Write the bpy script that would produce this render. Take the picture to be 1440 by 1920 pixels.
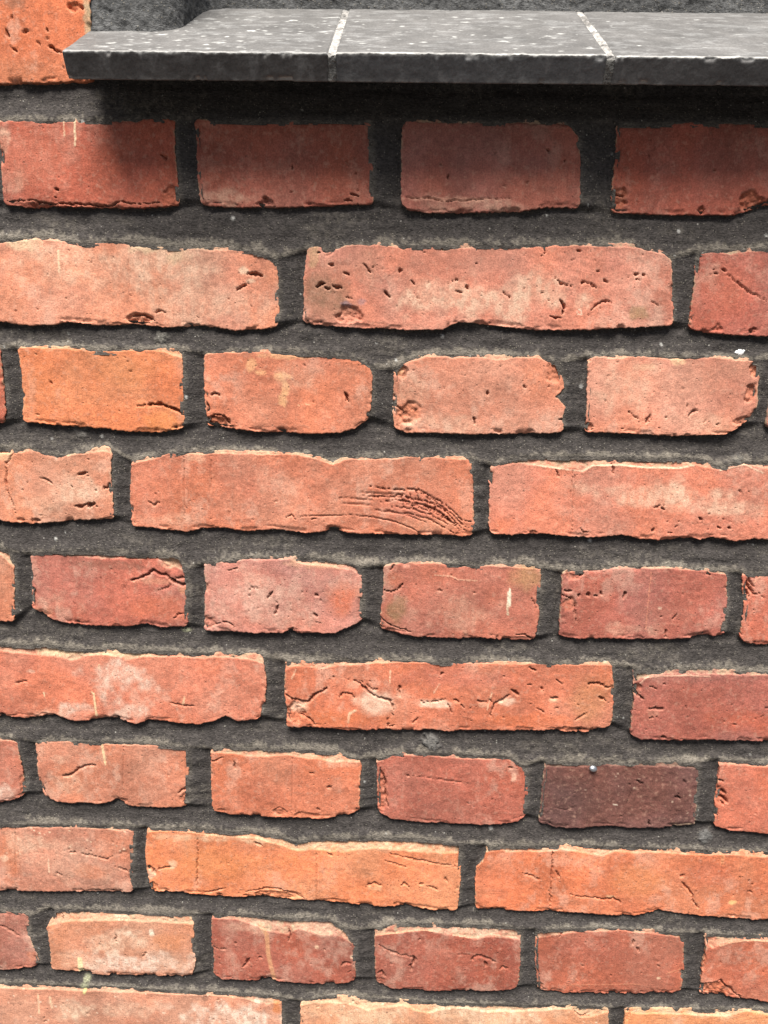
import bpy, math, random
import numpy as np

for o in list(bpy.data.objects):
    bpy.data.objects.remove(o)
SC = bpy.context.scene
COL = SC.collection
R = math.radians

# ------------------------------------------------------------------ camera
Z0 = 1.00                      # height of the sill course above the pavement
F_PX = 1500.0                  # focal length in pixels of a 1440x1920 frame
CX, CY, CZ = 0.01041, -0.47088, -0.15746 + Z0
PITCH, YAW, ROLL = -0.2100, 0.016414, -0.026994
def rot(ax, a):
    c, s = math.cos(a), math.sin(a)
    return np.array({'x': [[1, 0, 0], [0, c, -s], [0, s, c]], 'y': [[c, 0, s], [0, 1, 0], [-s, 0, c]],
                     'z': [[c, -s, 0], [s, c, 0], [0, 0, 1]]}[ax])
CAM_M = rot('z', YAW) @ rot('x', PITCH) @ rot('y', ROLL)      # columns: right, forward, up
CAM_C = np.array([CX, CY, CZ])
cam = bpy.data.cameras.new('camera')
cam.sensor_fit = 'VERTICAL'
cam.sensor_height = 24.0
cam.lens = 24.0 * F_PX / 1920.0
cam.clip_start = 0.01
cam.clip_end = 2000.0
cam_o = bpy.data.objects.new('camera', cam)
COL.objects.link(cam_o)
from mathutils import Matrix
mw = Matrix.Identity(4)
for i in range(3):
    mw[i][0] = CAM_M[i, 0]; mw[i][1] = CAM_M[i, 2]; mw[i][2] = -CAM_M[i, 1]; mw[i][3] = CAM_C[i]
cam_o.matrix_world = mw
SC.camera = cam_o

# ------------------------------------------------------------------ light
SUN_ELEV, SUN_SIDE = 63.5, 12.0          # height, and degrees to the left of the wall's normal
w = bpy.data.worlds.new('World'); SC.world = w; w.use_nodes = True
nt = w.node_tree
bg = nt.nodes['Background']
sky = nt.nodes.new('ShaderNodeTexSky'); sky.sky_type = 'NISHITA'; sky.sun_disc = False
sky.dust_density = 4.0; sky.ozone_density = 0.6
sky.sun_elevation = R(SUN_ELEV); sky.sun_rotation = R(180 + SUN_SIDE)
nt.links.new(sky.outputs[0], bg.inputs[0]); bg.inputs[1].default_value = 0.05
sl = bpy.data.lights.new('sun', 'SUN'); sl.energy = 5.0; sl.angle = R(34); sl.color = (1.0, 0.965, 0.91)
so = bpy.data.objects.new('sun', sl); COL.objects.link(so)
ce, se = math.cos(R(SUN_ELEV)), math.sin(R(SUN_ELEV))
to_sun = np.array([-math.sin(R(SUN_SIDE)) * ce, -math.cos(R(SUN_SIDE)) * ce, se])
from mathutils import Vector
so.rotation_euler = Vector(to_sun).to_track_quat('Z', 'Y').to_euler()
so.location = Vector(to_sun * 5)
SC.view_settings.view_transform = 'Standard'
SC.view_settings.look = 'None'
SC.view_settings.exposure = 1.08
SC.view_settings.gamma = 1.0

# ------------------------------------------------------------------ helpers
rng = np.random.default_rng(7)
TAB = rng.random((256, 256)).astype(np.float32)
def vnoise(x, y, seed=0):
    x = x + seed * 37.17; y = y + seed * 91.31
    xi = np.floor(x).astype(np.int64); yi = np.floor(y).astype(np.int64)
    fx = x - xi; fy = y - yi
    fx = fx * fx * fx * (fx * (fx * 6 - 15) + 10); fy = fy * fy * fy * (fy * (fy * 6 - 15) + 10)
    x0 = xi & 255; x1 = (xi + 1) & 255; y0 = yi & 255; y1 = (yi + 1) & 255
    a = TAB[x0, y0]; b = TAB[x1, y0]; c = TAB[x0, y1]; d = TAB[x1, y1]
    return (a + (b - a) * fx) * (1 - fy) + (c + (d - c) * fx) * fy
def fbm(x, y, size, octv=3, seed=0, gain=0.5):
    """noise around 0, about -1..1; size = feature size in the units of x, y"""
    v = 0; amp = 1.0; tot = 0; s = 1.0 / size
    for k in range(octv):
        v = v + amp * (vnoise(x * s, y * s, seed + k * 5 + 1) * 2 - 1); tot += amp
        amp *= gain; s *= 2.03
    return v / tot * 1.5
def sst(a, b, x):
    t = np.clip((x - a) / (b - a), 0, 1)
    return t * t * (3 - 2 * t)
def lin(c):
    c = np.array(c, float) / 255.0
    return np.where(c <= 0.04045, c / 12.92, ((c + 0.055) / 1.055) ** 2.4)
ALB = 0.665                                # photographed tone -> albedo
def alb(c):
    c = lin(c); g = c @ np.array([0.35, 0.45, 0.20])
    return (c * 0.95 + g * 0.05 * 1.12) * ALB * np.array([1.0, 1.05, 0.95])
def wall_xz(px, py, Y=0.0):
    """point of the wall plane seen at a pixel: x, z in mm (z relative to the sill course)"""
    d = CAM_M @ np.array([(px - 720) / F_PX, 1, (960 - py) / F_PX])
    t = (Y - CAM_C[1]) / d[1]
    p = CAM_C + t * d
    return np.array([p[0] * 1000, (p[2] - Z0) * 1000])
def WP(pts): return np.array([wall_xz(*p) for p in pts])
def resample(pts, n_u):
    pts = np.asarray(pts, float)
    s = np.concatenate([[0], np.cumsum(np.hypot(*np.diff(pts, axis=0).T))])
    s /= s[-1]
    return np.stack([np.interp(n_u, s, pts[:, 0]), np.interp(n_u, s, pts[:, 1])], 1)
def seg_dist(X, Z, pts):
    best = np.full(X.shape, 1e9); par = np.zeros(X.shape)
    L = np.hypot(*np.diff(pts, axis=0).T); tot = max(L.sum(), 1e-6); acc = 0
    for i in range(len(pts) - 1):
        a, b = pts[i], pts[i + 1]; d = b - a; q = max(d @ d, 1e-9)
        t = np.clip(((X - a[0]) * d[0] + (Z - a[1]) * d[1]) / q, 0, 1)
        r = np.hypot(X - a[0] - t * d[0], Z - a[1] - t * d[1])
        m = r < best
        best = np.where(m, r, best); par = np.where(m, (acc + t * L[i]) / tot, par); acc += L[i]
    return best, par

def mesh_obj(name, V, faces, mat, parent=None, col=None, smooth=True, loc=None):
    """V (n,3) metres, world space; faces = int array (m,4) or list of int arrays"""
    if loc is None:
        loc = V.mean(0)
    me = bpy.data.meshes.new(name)
    V = (V - loc).astype(np.float32)
    if isinstance(faces, np.ndarray): faces = [faces]
    loops = np.concatenate([f.ravel() for f in faces]).astype(np.int32)
    tot = np.concatenate([np.full(len(f), f.shape[1]) for f in faces]).astype(np.int32)
    start = np.concatenate([[0], np.cumsum(tot)[:-1]]).astype(np.int32)
    me.vertices.add(len(V)); me.vertices.foreach_set('co', V.ravel())
    me.loops.add(len(loops)); me.loops.foreach_set('vertex_index', loops)
    me.polygons.add(len(tot)); me.polygons.foreach_set('loop_start', start); me.polygons.foreach_set('loop_total', tot)
    me.polygons.foreach_set('use_smooth', np.full(len(tot), smooth))
    if col is not None:
        at = me.attributes.new('Col', 'FLOAT_COLOR', 'POINT')
        c4 = np.ones((len(V), 4), np.float32); c4[:, :3] = np.clip(col, 0, 1)
        at.data.foreach_set('color', c4.ravel())
    me.update(calc_edges=True); me.validate()
    me.materials.append(mat)
    o = bpy.data.objects.new(name, me); COL.objects.link(o)
    o.location = loc
    if parent is not None:
        o.parent = parent
        o.location = Vector(loc) - parent.location
    return o
def empty(name, loc):
    o = bpy.data.objects.new(name, None); COL.objects.link(o); o.location = loc; o.empty_display_size = 0.05
    return o
def grid_faces(nu, nv, off=0):
    """quads over a nv x nu vertex grid (row major), facing -y when u runs +x and v runs down"""
    i = np.arange(nv - 1)[:, None] * nu + np.arange(nu - 1)[None, :]
    i = i.ravel() + off
    return np.stack([i, i + nu, i + nu + 1, i + 1], 1)

# ------------------------------------------------------------------ materials
def new_mat(name):
    m = bpy.data.materials.new(name); m.use_nodes = True
    t = m.node_tree
    for n in list(t.nodes): t.nodes.remove(n)
    out = t.nodes.new('ShaderNodeOutputMaterial'); b = t.nodes.new('ShaderNodeBsdfPrincipled')
    t.links.new(b.outputs[0], out.inputs[0])
    return m, t, b
def N(t, typ, **kw):
    n = t.nodes.new(typ)
    for k, v in kw.items(): setattr(n, k, v)
    return n
def scaled_pos(t, sc):
    g = N(t, 'ShaderNodeNewGeometry'); m = N(t, 'ShaderNodeVectorMath', operation='MULTIPLY')
    m.inputs[1].default_value = sc
    t.links.new(g.outputs['Position'], m.inputs[0])
    return m.outputs[0]
def noise(t, sc, detail=3, rough=0.55):
    n = N(t, 'ShaderNodeTexNoise'); n.inputs['Scale'].default_value = 1.0
    n.inputs['Detail'].default_value = detail; n.inputs['Roughness'].default_value = rough
    t.links.new(scaled_pos(t, sc), n.inputs['Vector'])
    return n.outputs['Fac']
def ramp(t, fac, stops):
    r = N(t, 'ShaderNodeMapRange'); r.clamp = True
    (a, va), (b, vb) = stops
    for k, v in zip(('From Min', 'From Max', 'To Min', 'To Max'), (a, b, va, vb)): r.inputs[k].default_value = v
    t.links.new(fac, r.inputs['Value'])
    return r.outputs[0]
def mul(t, a, b):
    m = N(t, 'ShaderNodeMath', operation='MULTIPLY')
    t.links.new(a, m.inputs[0])
    if hasattr(b, 'default_value') and not isinstance(b, (int, float)): t.links.new(b, m.inputs[1])
    else: m.inputs[1].default_value = b
    return m.outputs[0]
def add(t, a, b):
    m = N(t, 'ShaderNodeMath', operation='ADD'); t.links.new(a, m.inputs[0]); t.links.new(b, m.inputs[1]); return m.outputs[0]
def mixc(t, fac, a, b, mode='MIX'):
    m = N(t, 'ShaderNodeMix', data_type='RGBA', blend_type=mode)
    if isinstance(fac, (int, float)): m.inputs[0].default_value = fac
    else: t.links.new(fac, m.inputs[0])
    for s, v in ((6, a), (7, b)):
        if isinstance(v, tuple): m.inputs[s].default_value = (*v, 1)
        else: t.links.new(v, m.inputs[s])
    return m.outputs[2]
def bump(t, h, dist, strength=1.0, nrm=None):
    b = N(t, 'ShaderNodeBump'); b.inputs['Strength'].default_value = strength; b.inputs['Distance'].default_value = dist
    t.links.new(h, b.inputs['Height'])
    if nrm: t.links.new(nrm, b.inputs['Normal'])
    return b.outputs[0]
def attr_col(t):
    a = N(t, 'ShaderNodeAttribute', attribute_name='Col'); return a.outputs['Color']
def gray(t, fac):
    c = N(t, 'ShaderNodeCombineColor')
    for i in range(3): t.links.new(fac, c.inputs[i])
    return c.outputs[0]

def brick_material():
    m, t, b = new_mat('fired_clay_brick')
    c = attr_col(t)
    fine = noise(t, (1150, 1150, 1150), 3, 0.65)
    mid = noise(t, (330, 330, 330), 4, 0.6)
    stri = noise(t, (1300, 600, 22), 2, 0.5)
    c = mixc(t, 1.0, c, gray(t, ramp(t, fine, ((0.25, 0.64), (0.75, 1.32)))), 'MULTIPLY')
    c = mixc(t, 1.0, c, gray(t, ramp(t, stri, ((0.3, 0.94), (0.7, 1.055)))), 'MULTIPLY')
    # pale lime dust lodged in the grain
    dust = ramp(t, mid, ((0.54, 0.0), (0.76, 0.38)))
    c = mixc(t, dust, c, (0.46, 0.28, 0.20))
    # sparse dark grit
    v = N(t, 'ShaderNodeTexVoronoi'); v.inputs['Scale'].default_value = 1.0
    t.links.new(scaled_pos(t, (420, 420, 420)), v.inputs['Vector'])
    sp = N(t, 'ShaderNodeSeparateColor'); t.links.new(v.outputs['Color'], sp.inputs[0])
    keep = ramp(t, sp.outputs[0], ((0.90, 0.0), (0.93, 1.0)))
    dot = mul(t, ramp(t, v.outputs['Distance'], ((0.12, 1.0), (0.30, 0.0))), keep)
    c = mixc(t, mul(t, dot, 0.28), c, (0.09, 0.045, 0.035))
    t.links.new(c, b.inputs['Base Color'])
    b.inputs['Roughness'].default_value = 0.88
    b.inputs['Specular IOR Level'].default_value = 0.25
    n1 = bump(t, mid, 0.0008, 0.35)
    n2 = bump(t, fine, 0.00030, 0.8, n1)
    n3 = bump(t, stri, 0.00016, 0.7, n2)
    n4 = bump(t, ramp(t, dot, ((0, 1), (1, 0))), 0.0005, 0.5, n3)
    t.links.new(n4, b.inputs['Normal'])
    return m
def mortar_material(name, grain=1.0):
    m, t, b = new_mat(name)
    c = attr_col(t)
    g1 = noise(t, (620, 800, 1150), 3, 0.65)
    g2 = noise(t, (300, 300, 300), 3, 0.6)
    c = mixc(t, 1.0, c, gray(t, ramp(t, g1, ((0.30, 0.50), (0.70, 1.50)))), 'MULTIPLY')
    c = mixc(t, 1.0, c, gray(t, ramp(t, g2, ((0.3, 0.78), (0.7, 1.25)))), 'MULTIPLY')
    def grains(sc, thr, colr, amt, c, rad=0.42):
        v = N(t, 'ShaderNodeTexVoronoi'); v.inputs['Scale'].default_value = 1.0
        t.links.new(scaled_pos(t, (sc, sc, sc)), v.inputs['Vector'])
        sp = N(t, 'ShaderNodeSeparateColor'); t.links.new(v.outputs['Color'], sp.inputs[0])
        keep = ramp(t, sp.outputs[0], ((thr, 0.0), (thr + 0.02, 1.0)))
        dot = mul(t, ramp(t, v.outputs['Distance'], ((rad * 0.6, 1.0), (rad, 0.0))), keep)
        return mixc(t, mul(t, dot, amt), c, colr), v.outputs['Distance'], dot
    c, d1, k1 = grains(850, 0.84, (0.20, 0.18, 0.145), 0.55 * grain, c)
    c, d2, k2 = grains(520, 0.975, (0.38, 0.36, 0.32), 0.6 * grain, c, 0.28)
    c, d3, k3 = grains(700, 0.85, (0.012, 0.012, 0.012), 0.6, c)
    t.links.new(c, b.inputs['Base Color'])
    b.inputs['Roughness'].default_value = 0.93
    b.inputs['Specular IOR Level'].default_value = 0.2
    n1 = bump(t, g2, 0.0010, 0.4)
    n2 = bump(t, g1, 0.0009, 0.8, n1)
    n3 = bump(t, k1, 0.0004, 0.7, n2)
    t.links.new(n3, b.inputs['Normal'])
    return m
def slate_material():
    m, t, b = new_mat('dark_glazed_sill_tile')
    c = attr_col(t)
    g1 = noise(t, (900, 900, 900), 3, 0.6); g2 = noise(t, (120, 120, 120), 4, 0.6)
    c = mixc(t, 1.0, c, gray(t, ramp(t, g1, ((0.25, 0.75), (0.75, 1.25)))), 'MULTIPLY')
    c = mixc(t, 1.0, c, gray(t, ramp(t, g2, ((0.3, 0.82), (0.7, 1.2)))), 'MULTIPLY')
    t.links.new(c, b.inputs['Base Color'])
    b.inputs['Roughness'].default_value = 0.7
    b.inputs['Specular IOR Level'].default_value = 0.4
    n1 = bump(t, g2, 0.0005, 0.4); n2 = bump(t, g1, 0.0002, 0.6, n1)
    t.links.new(n2, b.inputs['Normal'])
    return m
def plain_material(name, col, rough=0.5, metal=0.0, sc=800, amp=0.2):
    m, t, b = new_mat(name)
    g = noise(t, (sc, sc, sc), 3, 0.6)
    c = mixc(t, 1.0, col, gray(t, ramp(t, g, ((0.25, 1 - amp), (0.75, 1 + amp)))), 'MULTIPLY')
    t.links.new(c, b.inputs['Base Color']); b.inputs['Roughness'].default_value = rough; b.inputs['Metallic'].default_value = metal
    t.links.new(bump(t, g, 0.3 / sc, 0.4), b.inputs['Normal'])
    return m
M_BRICK = brick_material()
M_MORTAR = mortar_material('sandy_dark_mortar')
M_SLATE = slate_material()
M_GROUT = mortar_material('pale_grout', 0.5)

# ------------------------------------------------------------------ ground
def ground():
    me = bpy.data.meshes.new('pavement')
    s = 600.0
    me.from_pydata([(-s, -s, 0), (s, -s, 0), (s, s, 0), (-s, s, 0)], [], [(0, 1, 2, 3)])
    m, t, b = new_mat('dark_paving')
    g = noise(t, (60, 60, 60), 5, 0.65); g2 = noise(t, (3, 3, 3), 3, 0.6)
    c = mixc(t, g, (0.035, 0.034, 0.033), (0.075, 0.073, 0.07)); c = mixc(t, mul(t, g2, 0.4), c, (0.05, 0.048, 0.045))
    t.links.new(c, b.inputs['Base Color']); b.inputs['Roughness'].default_value = 0.9
    t.links.new(bump(t, g, 0.004, 0.5), b.inputs['Normal'])
    me.materials.append(m)
    o = bpy.data.objects.new('pavement', me); COL.objects.link(o); o['kind'] = 'structure'
    return o
ground()

# ------------------------------------------------------------------ brick data
# every brick: outline on the wall (T top, B bottom, left to right; L, R in-between points, top to bottom),
# F = line where the worn upper ledge meets the flat face, col = clay colour, ft = its own marks
BR = {}
def bk(key, course, col, T, B, L=(), R=(), F=None, ft=(), **kw):
    BR[key] = dict(course=course, col=col, T=T, B=B, L=L, R=R, F=F, ft=ft, **kw)

bk('0a', 0, (210, 114, 78), [(-190, -78), (0, -75), (171, -72)], [(-190, 153), (0, 157), (60, 155), (125, 153), (172, 152)],
   R=[(168, 0), (169, 40), (172, 100)], ft=[
   ('t', 70, 85, 55, 50, 14, 4, 2.), ('c', 6, 2.5, [(92, 87), (102, 93), (112, 99)]), ('c', 4, 2, [(20, 88), (32, 98)]),
   ('c', 4, 2, [(84, 50), (90, 58)]), ('h', 140, 12, 15, 9, 2.2, 0), ('k', 165, 30, 9, 45, (190, 168, 138), .8),
   ('k', 20, 0, 40, 22, (150, 105, 85), .6), ('c', 3, 1.5, [(70, 80), (80, 86)]), ('c', 4, 2, [(10, 55), (18, 70)])])
bk('1a', 1, (176, 90, 73), [(-3, 224), (60, 223), (140, 222), (230, 222), (328, 222)], [(10, 385), (60, 388), (130, 386), (200, 390), (280, 389), (335, 384)],
   L=[(1, 270), (3, 320), (8, 375)], R=[(328, 280), (333, 330)], ft=[
   ('d', 2.5, [(119, 219), (121, 254)], (232, 190, 160)), ('d', 4, [(140, 218), (141, 272)], (232, 195, 165)),
   ('c', 4, 2, [(300, 288), (315, 298)]), ('c', 4, 2, [(104, 355), (111, 357)]), ('h', 325, 370, 20, 20, 1.2, .4),
   ('p', 10, 262, 14, 30, .6), ('p', 30, 340, 20, 25, .4), ('k', 60, 300, 80, 70, (205, 118, 96), .5),
   ('c', 2.5, 1.6, [(15, 378), (60, 376), (90, 382), (140, 382), (205, 386), (225, 378), (250, 383), (300, 380)]), ('t', 160, 300, 150, 70, 12, 2.5, 1.2)])
bk('1b', 1, (172, 94, 80), [(366, 222), (500, 222), (600, 222), (695, 223)], [(376, 382), (400, 386), (455, 388), (520, 388), (570, 387), (640, 384), (700, 382)],
   L=[(369, 280), (371, 340)], R=[(697, 300)], ft=[('h', 497, 384, 17, 12, 4, 0), ('c', 4, 2, [(655, 363), (672, 368)]), ('c', 3, 1.6, [(645, 373), (660, 377)]),
   ('t', 540, 310, 140, 60, 20, 3, 1.5), ('p', 430, 370, 60, 14, .4), ('c', 3.5, 2, [(545, 318), (550, 310)])])
bk('1c', 1, (166, 96, 86), [(757, 224), (900, 224), (1052, 226)], [(765, 394), (800, 397), (840, 398), (900, 397), (960, 397), (1020, 389), (1043, 388), (1086, 390)],
   L=[(753, 260), (752, 340), (754, 383)], R=[(1068, 238), (1086, 257), (1088, 300), (1088, 370)], ft=[
   ('c', 2, 1.0, [(756, 371), (800, 372), (830, 377), (880, 374), (955, 371)]), ('k', 850, 374, 95, 5, (225, 160, 140), .6), ('c', 4, 2, [(1026, 280), (1030, 286)]),
   ('c', 4, 2, [(1058, 301), (1062, 303)]), ('c', 3, 2, [(840, 330), (841, 336)]), ('t', 920, 310, 150, 60, 26, 3, 1.5), ('p', 900, 385, 120, 12, .4)])
bk('1d', 1, (172, 90, 76), [(1157, 227), (1300, 227), (1440, 228), (1548, 229)], [(1148, 397), (1200, 400), (1260, 402), (1310, 403), (1380, 402), (1405, 394), (1440, 384), (1545, 392)],
   L=[(1157, 260), (1155, 300), (1147, 360)], R=[], ft=[('h', 1160, 375, 20, 22, 2.2, .8), ('h', 1415, 378, 38, 20, 3, .8), ('h', 1315, 395, 8, 9, 2, .6),
   ('c', 4, 2, [(1144, 361), (1160, 363), (1172, 367)]), ('t', 1290, 310, 130, 70, 22, 3, 1.5)])
bk('2a', 2, (220, 142, 118), [(-165, 440), (0, 445), (77, 446), (160, 453), (233, 450), (300, 457), (377, 463), (433, 462), (480, 468), (500, 474), (513, 483)],
   [(-165, 600), (0, 603), (50, 610), (100, 608), (127, 602), (187, 610), (247, 607), (313, 613), (383, 610), (443, 620), (480, 617), (520, 612)],
   R=[(519, 505), (523, 553), (523, 590)], F=[(-165, 452), (0, 455), (77, 448), (160, 457), (225, 455), (260, 463), (300, 462), (330, 467), (480, 472), (520, 490)], ft=[
   ('p', 150, 490, 180, 40, .55), ('p', 330, 490, 90, 50, .6), ('p', 360, 570, 120, 36, .45), ('c', 6.5, 3, [(466, 513), (480, 515), (495, 517)]), ('c', 4.5, 2.5, [(442, 546), (456, 537), (468, 531)]),
   ('k', 456, 506, 9, 8, (240, 205, 180), .8), ('k', 470, 527, 12, 6, (240, 200, 175), .7), ('h', 266, 597, 26, 10, 2.2, .3), ('c', 3.5, 2.2, [(248, 592), (270, 591), (288, 601)]),
   ('k', 42, 457, 34, 14, (228, 188, 158), .85), ('k', 275, 461, 42, 15, (228, 190, 160), .85), ('k', 332, 478, 26, 20, (222, 190, 160), .65), ('t', 250, 560, 230, 45, 45, 2.5, 1.2),
   ('c', 1.2, .3, [(240, 480), (242, 560)]), ('t', 150, 485, 60, 20, 14, 2.5, 1.2), ('d', 4, [(109, 470), (111, 510)], (238, 200, 170)), ('c', 3, 1.5, [(290, 586), (300, 582), (312, 588)])])
bk('2b', 2, (217, 133, 113), [(577, 465), (593, 460), (613, 468), (637, 463), (667, 456), (720, 456), (763, 458), (800, 456), (960, 456), (1060, 456), (1173, 456), (1210, 459), (1243, 468), (1257, 483)],
   [(568, 603), (590, 607), (637, 612), (680, 614), (763, 618), (830, 618), (847, 608), (860, 603), (900, 607), (960, 614), (1010, 618), (1093, 618), (1193, 613), (1261, 610)],
   L=[(575, 485), (570, 520), (570, 570)], R=[(1261, 540), (1262, 590)],
   F=[(577, 466), (600, 462), (614, 475), (640, 465), (670, 459), (720, 461), (755, 467), (790, 459), (812, 462), (830, 471), (860, 466), (960, 466), (1020, 462), (1100, 462), (1200, 466), (1245, 478), (1258, 490)], ft=[
   ('k', 606, 545, 58, 82, (152, 112, 92), .85), ('k', 680, 505, 55, 50, (188, 125, 104), .5), ('p', 890, 560, 160, 46, .85), ('p', 1000, 550, 80, 36, .5), ('h', 655, 592, 22, 18, 2, .4),
   ('k', 588, 480, 12, 22, (200, 160, 125), .7), ('k', 650, 570, 12, 6, (150, 130, 150), .6), ('k', 678, 566, 10, 6, (160, 135, 150), .5), ('h', 615, 470, 12, 10, 1.5, 0),
   ('c', 5.5, 3, [(592, 538), (604, 533), (614, 529)]), ('c', 4, 2.5, [(603, 540), (618, 540)]), ('c', 5, 2.5, [(624, 537), (640, 542)]), ('c', 3.5, 2.2, [(681, 493), (690, 507), (698, 511)]),
   ('c', 4.5, 2.5, [(642, 513), (656, 514)]), ('c', 4.5, 2.5, [(720, 547), (728, 553), (732, 558)]), ('c', 3.5, 2, [(615, 496), (627, 497)]), ('c', 3.5, 2, [(745, 510), (750, 506), (757, 506)]), ('c', 4, 2, [(772, 525), (778, 533)]),
   ('c', 3.5, 2, [(850, 526), (858, 524)]), ('c', 3.5, 2, [(855, 545), (866, 547)]), ('c', 3.5, 2, [(873, 535), (879, 541)]), ('c', 2.8, 2, [(1035, 516), (1050, 532), (1072, 536)]), ('c', 4.5, 3, [(1084, 531), (1102, 528)]), ('c', 3, 2, [(1102, 529), (1118, 540)]),
   ('c', 4.5, 3, [(1051, 561), (1058, 577), (1054, 590)]), ('c', 2.8, 1.8, [(1108, 581), (1122, 568), (1140, 565), (1151, 570)]), ('c', 4, 2.5, [(1130, 526), (1141, 530)]), ('c', 4.5, 2.5, [(1186, 516), (1197, 514)]), ('c', 4, 2.5, [(1202, 514), (1210, 517)]),
   ('c', 4, 2.5, [(1188, 522), (1198, 524)]), ('c', 2, 1, [(1220, 562), (1236, 575)]), ('c', 3.5, 2, [(1080, 467), (1088, 472)]), ('c', 2.5, 1.5, [(1020, 463), (1022, 474), (1016, 480)]), ('c', 3, 1.5, [(645, 556), (660, 560)]), ('c', 3, 1.5, [(940, 545), (955, 557)]),
   ('c', 4, 2.5, [(1034, 594), (1050, 598)]), ('t', 920, 530, 330, 65, 110, 2.6, 1.6), ('k', 1200, 588, 24, 14, (150, 120, 80), .6), ('d', 2, [(1084, 580), (1090, 582), (1090, 590), (1083, 590), (1081, 584)], (235, 200, 180))])
bk('2c', 2, (184, 98, 84), [(1308, 470), (1337, 465), (1440, 463), (1700, 466), (1985, 470)], [(1293, 616), (1340, 625), (1390, 628), (1440, 630), (1985, 640)],
   L=[(1305, 505), (1300, 550), (1293, 600)], F=[(1308, 476), (1345, 473), (1370, 479), (1400, 472), (1440, 472), (1985, 480)], ft=[
   ('c', 2.2, 1.2, [(1360, 510), (1375, 525), (1405, 548), (1440, 566)]), ('c', 4, 2, [(1354, 505), (1360, 507)]), ('c', 3, 2, [(1338, 512), (1347, 513)]), ('t', 1380, 550, 90, 70, 30, 3, 1.2), ('h', 1308, 500, 6, 12, 2, .2), ('h', 1346, 615, 9, 7, 1.5, .3), ('h', 1410, 620, 8, 6, 2, .3),
   ('k', 1350, 540, 60, 60, (200, 110, 88), .5)])
bk('3x', 3, (200, 108, 88), [(-305, 640), (-100, 645), (0, 652)], [(-305, 782), (-100, 790), (6, 794)], R=[(4, 700), (8, 740), (10, 775)])
bk('3a', 3, (218, 124, 84), [(33, 650), (83, 648), (133, 650), (170, 655), (233, 654), (300, 654), (333, 653)], [(43, 790), (110, 797), (200, 803), (240, 808), (300, 811), (343, 803)],
   L=[(36, 670), (40, 700), (43, 740), (43, 780)], R=[(340, 667), (343, 713), (343, 763), (345, 795)], F=[(33, 652), (130, 653), (170, 660), (233, 658), (305, 658), (325, 667), (342, 672)], ft=[
   ('c', 5, 3, [(268, 760), (285, 758), (300, 759), (320, 764), (335, 772), (347, 778)]), ('c', 2.5, 1.2, [(256, 761), (270, 760)]), ('t', 190, 720, 140, 60, 40, 2.4, 1.1), ('k', 235, 700, 80, 40, (226, 140, 94), .5), ('k', 300, 790, 45, 22, (230, 138, 78), .6), ('k', 80, 720, 50, 50, (205, 118, 74), .5),
   ('c', 3, 1.5, [(96, 715), (97, 724)])])
bk('3b', 3, (214, 126, 99), [(384, 663), (430, 656), (480, 655), (560, 657), (605, 660), (650, 663), (675, 670), (692, 688)], [(388, 798), (412, 800), (440, 804), (480, 809), (600, 813), (640, 811), (665, 803), (690, 787)],
   L=[(382, 700), (384, 740), (387, 780)], R=[(697, 702), (697, 745), (694, 770)], F=[(384, 665), (430, 661), (480, 659), (530, 666), (590, 671), (605, 668), (640, 664), (670, 672), (690, 690)], ft=[
   ('k', 530, 705, 16, 10, (236, 172, 128), .9), ('k', 533, 728, 9, 16, (236, 172, 128), .9), ('k', 529, 753, 10, 12, (236, 172, 128), .9), ('k', 472, 687, 10, 14, (234, 168, 125), .8), ('k', 488, 698, 12, 6, (234, 168, 125), .7),
   ('c', 4.5, 3, [(647, 736), (650, 746), (656, 755)]), ('c', 4, 2.2, [(394, 741), (402, 737), (412, 741)]), ('h', 408, 790, 24, 13, 2.5, .9), ('c', 3, 2, [(388, 785), (405, 777), (420, 780), (432, 798)]), ('t', 540, 740, 140, 55, 20, 2.4, 1.1),
   ('d', 1.8, [(558, 760), (585, 757)], (238, 180, 145)), ('p', 560, 710, 60, 30, .3), ('k', 535, 668, 50, 8, (228, 165, 125), .8), ('c', 3, 1.5, [(388, 755), (393, 765), (390, 772)])])
bk('3c', 3, (212, 133, 110), [(741, 690), (760, 674), (780, 665), (797, 662), (840, 662), (897, 663), (930, 666), (960, 664), (1027, 667), (1045, 678)], [(740, 803), (763, 812), (813, 812), (880, 814), (960, 813), (1030, 812), (1057, 808)],
   L=[(737, 730), (737, 770)], R=[(1053, 700), (1057, 728), (1043, 744), (1060, 763), (1054, 786)], F=[(741, 692), (770, 678), (800, 668), (850, 671), (900, 670), (930, 676), (960, 672), (1010, 670), (1040, 684), (1052, 705)], ft=[
   ('h', 762, 780, 27, 33, 2.4, 1.), ('h', 750, 696, 15, 16, 2, .5), ('k', 748, 694, 12, 12, (238, 170, 130), .8), ('h', 1040, 698, 15, 24, 1.6, .6), ('c', 3, 2, [(887, 782), (891, 797)]), ('c', 3.5, 2, [(913, 735), (915, 741)]), ('c', 3.5, 2, [(981, 722), (985, 725)]),
   ('p', 850, 795, 110, 18, .4), ('p', 770, 730, 30, 30, .35), ('c', 3, 2, [(1042, 745), (1055, 740)]), ('c', 3, 2, [(1050, 787), (1060, 786)]), ('t', 900, 740, 140, 60, 14, 2.4, 1.1), ('c', 2.5, 1.5, [(738, 752), (750, 765), (757, 772)])])
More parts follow.
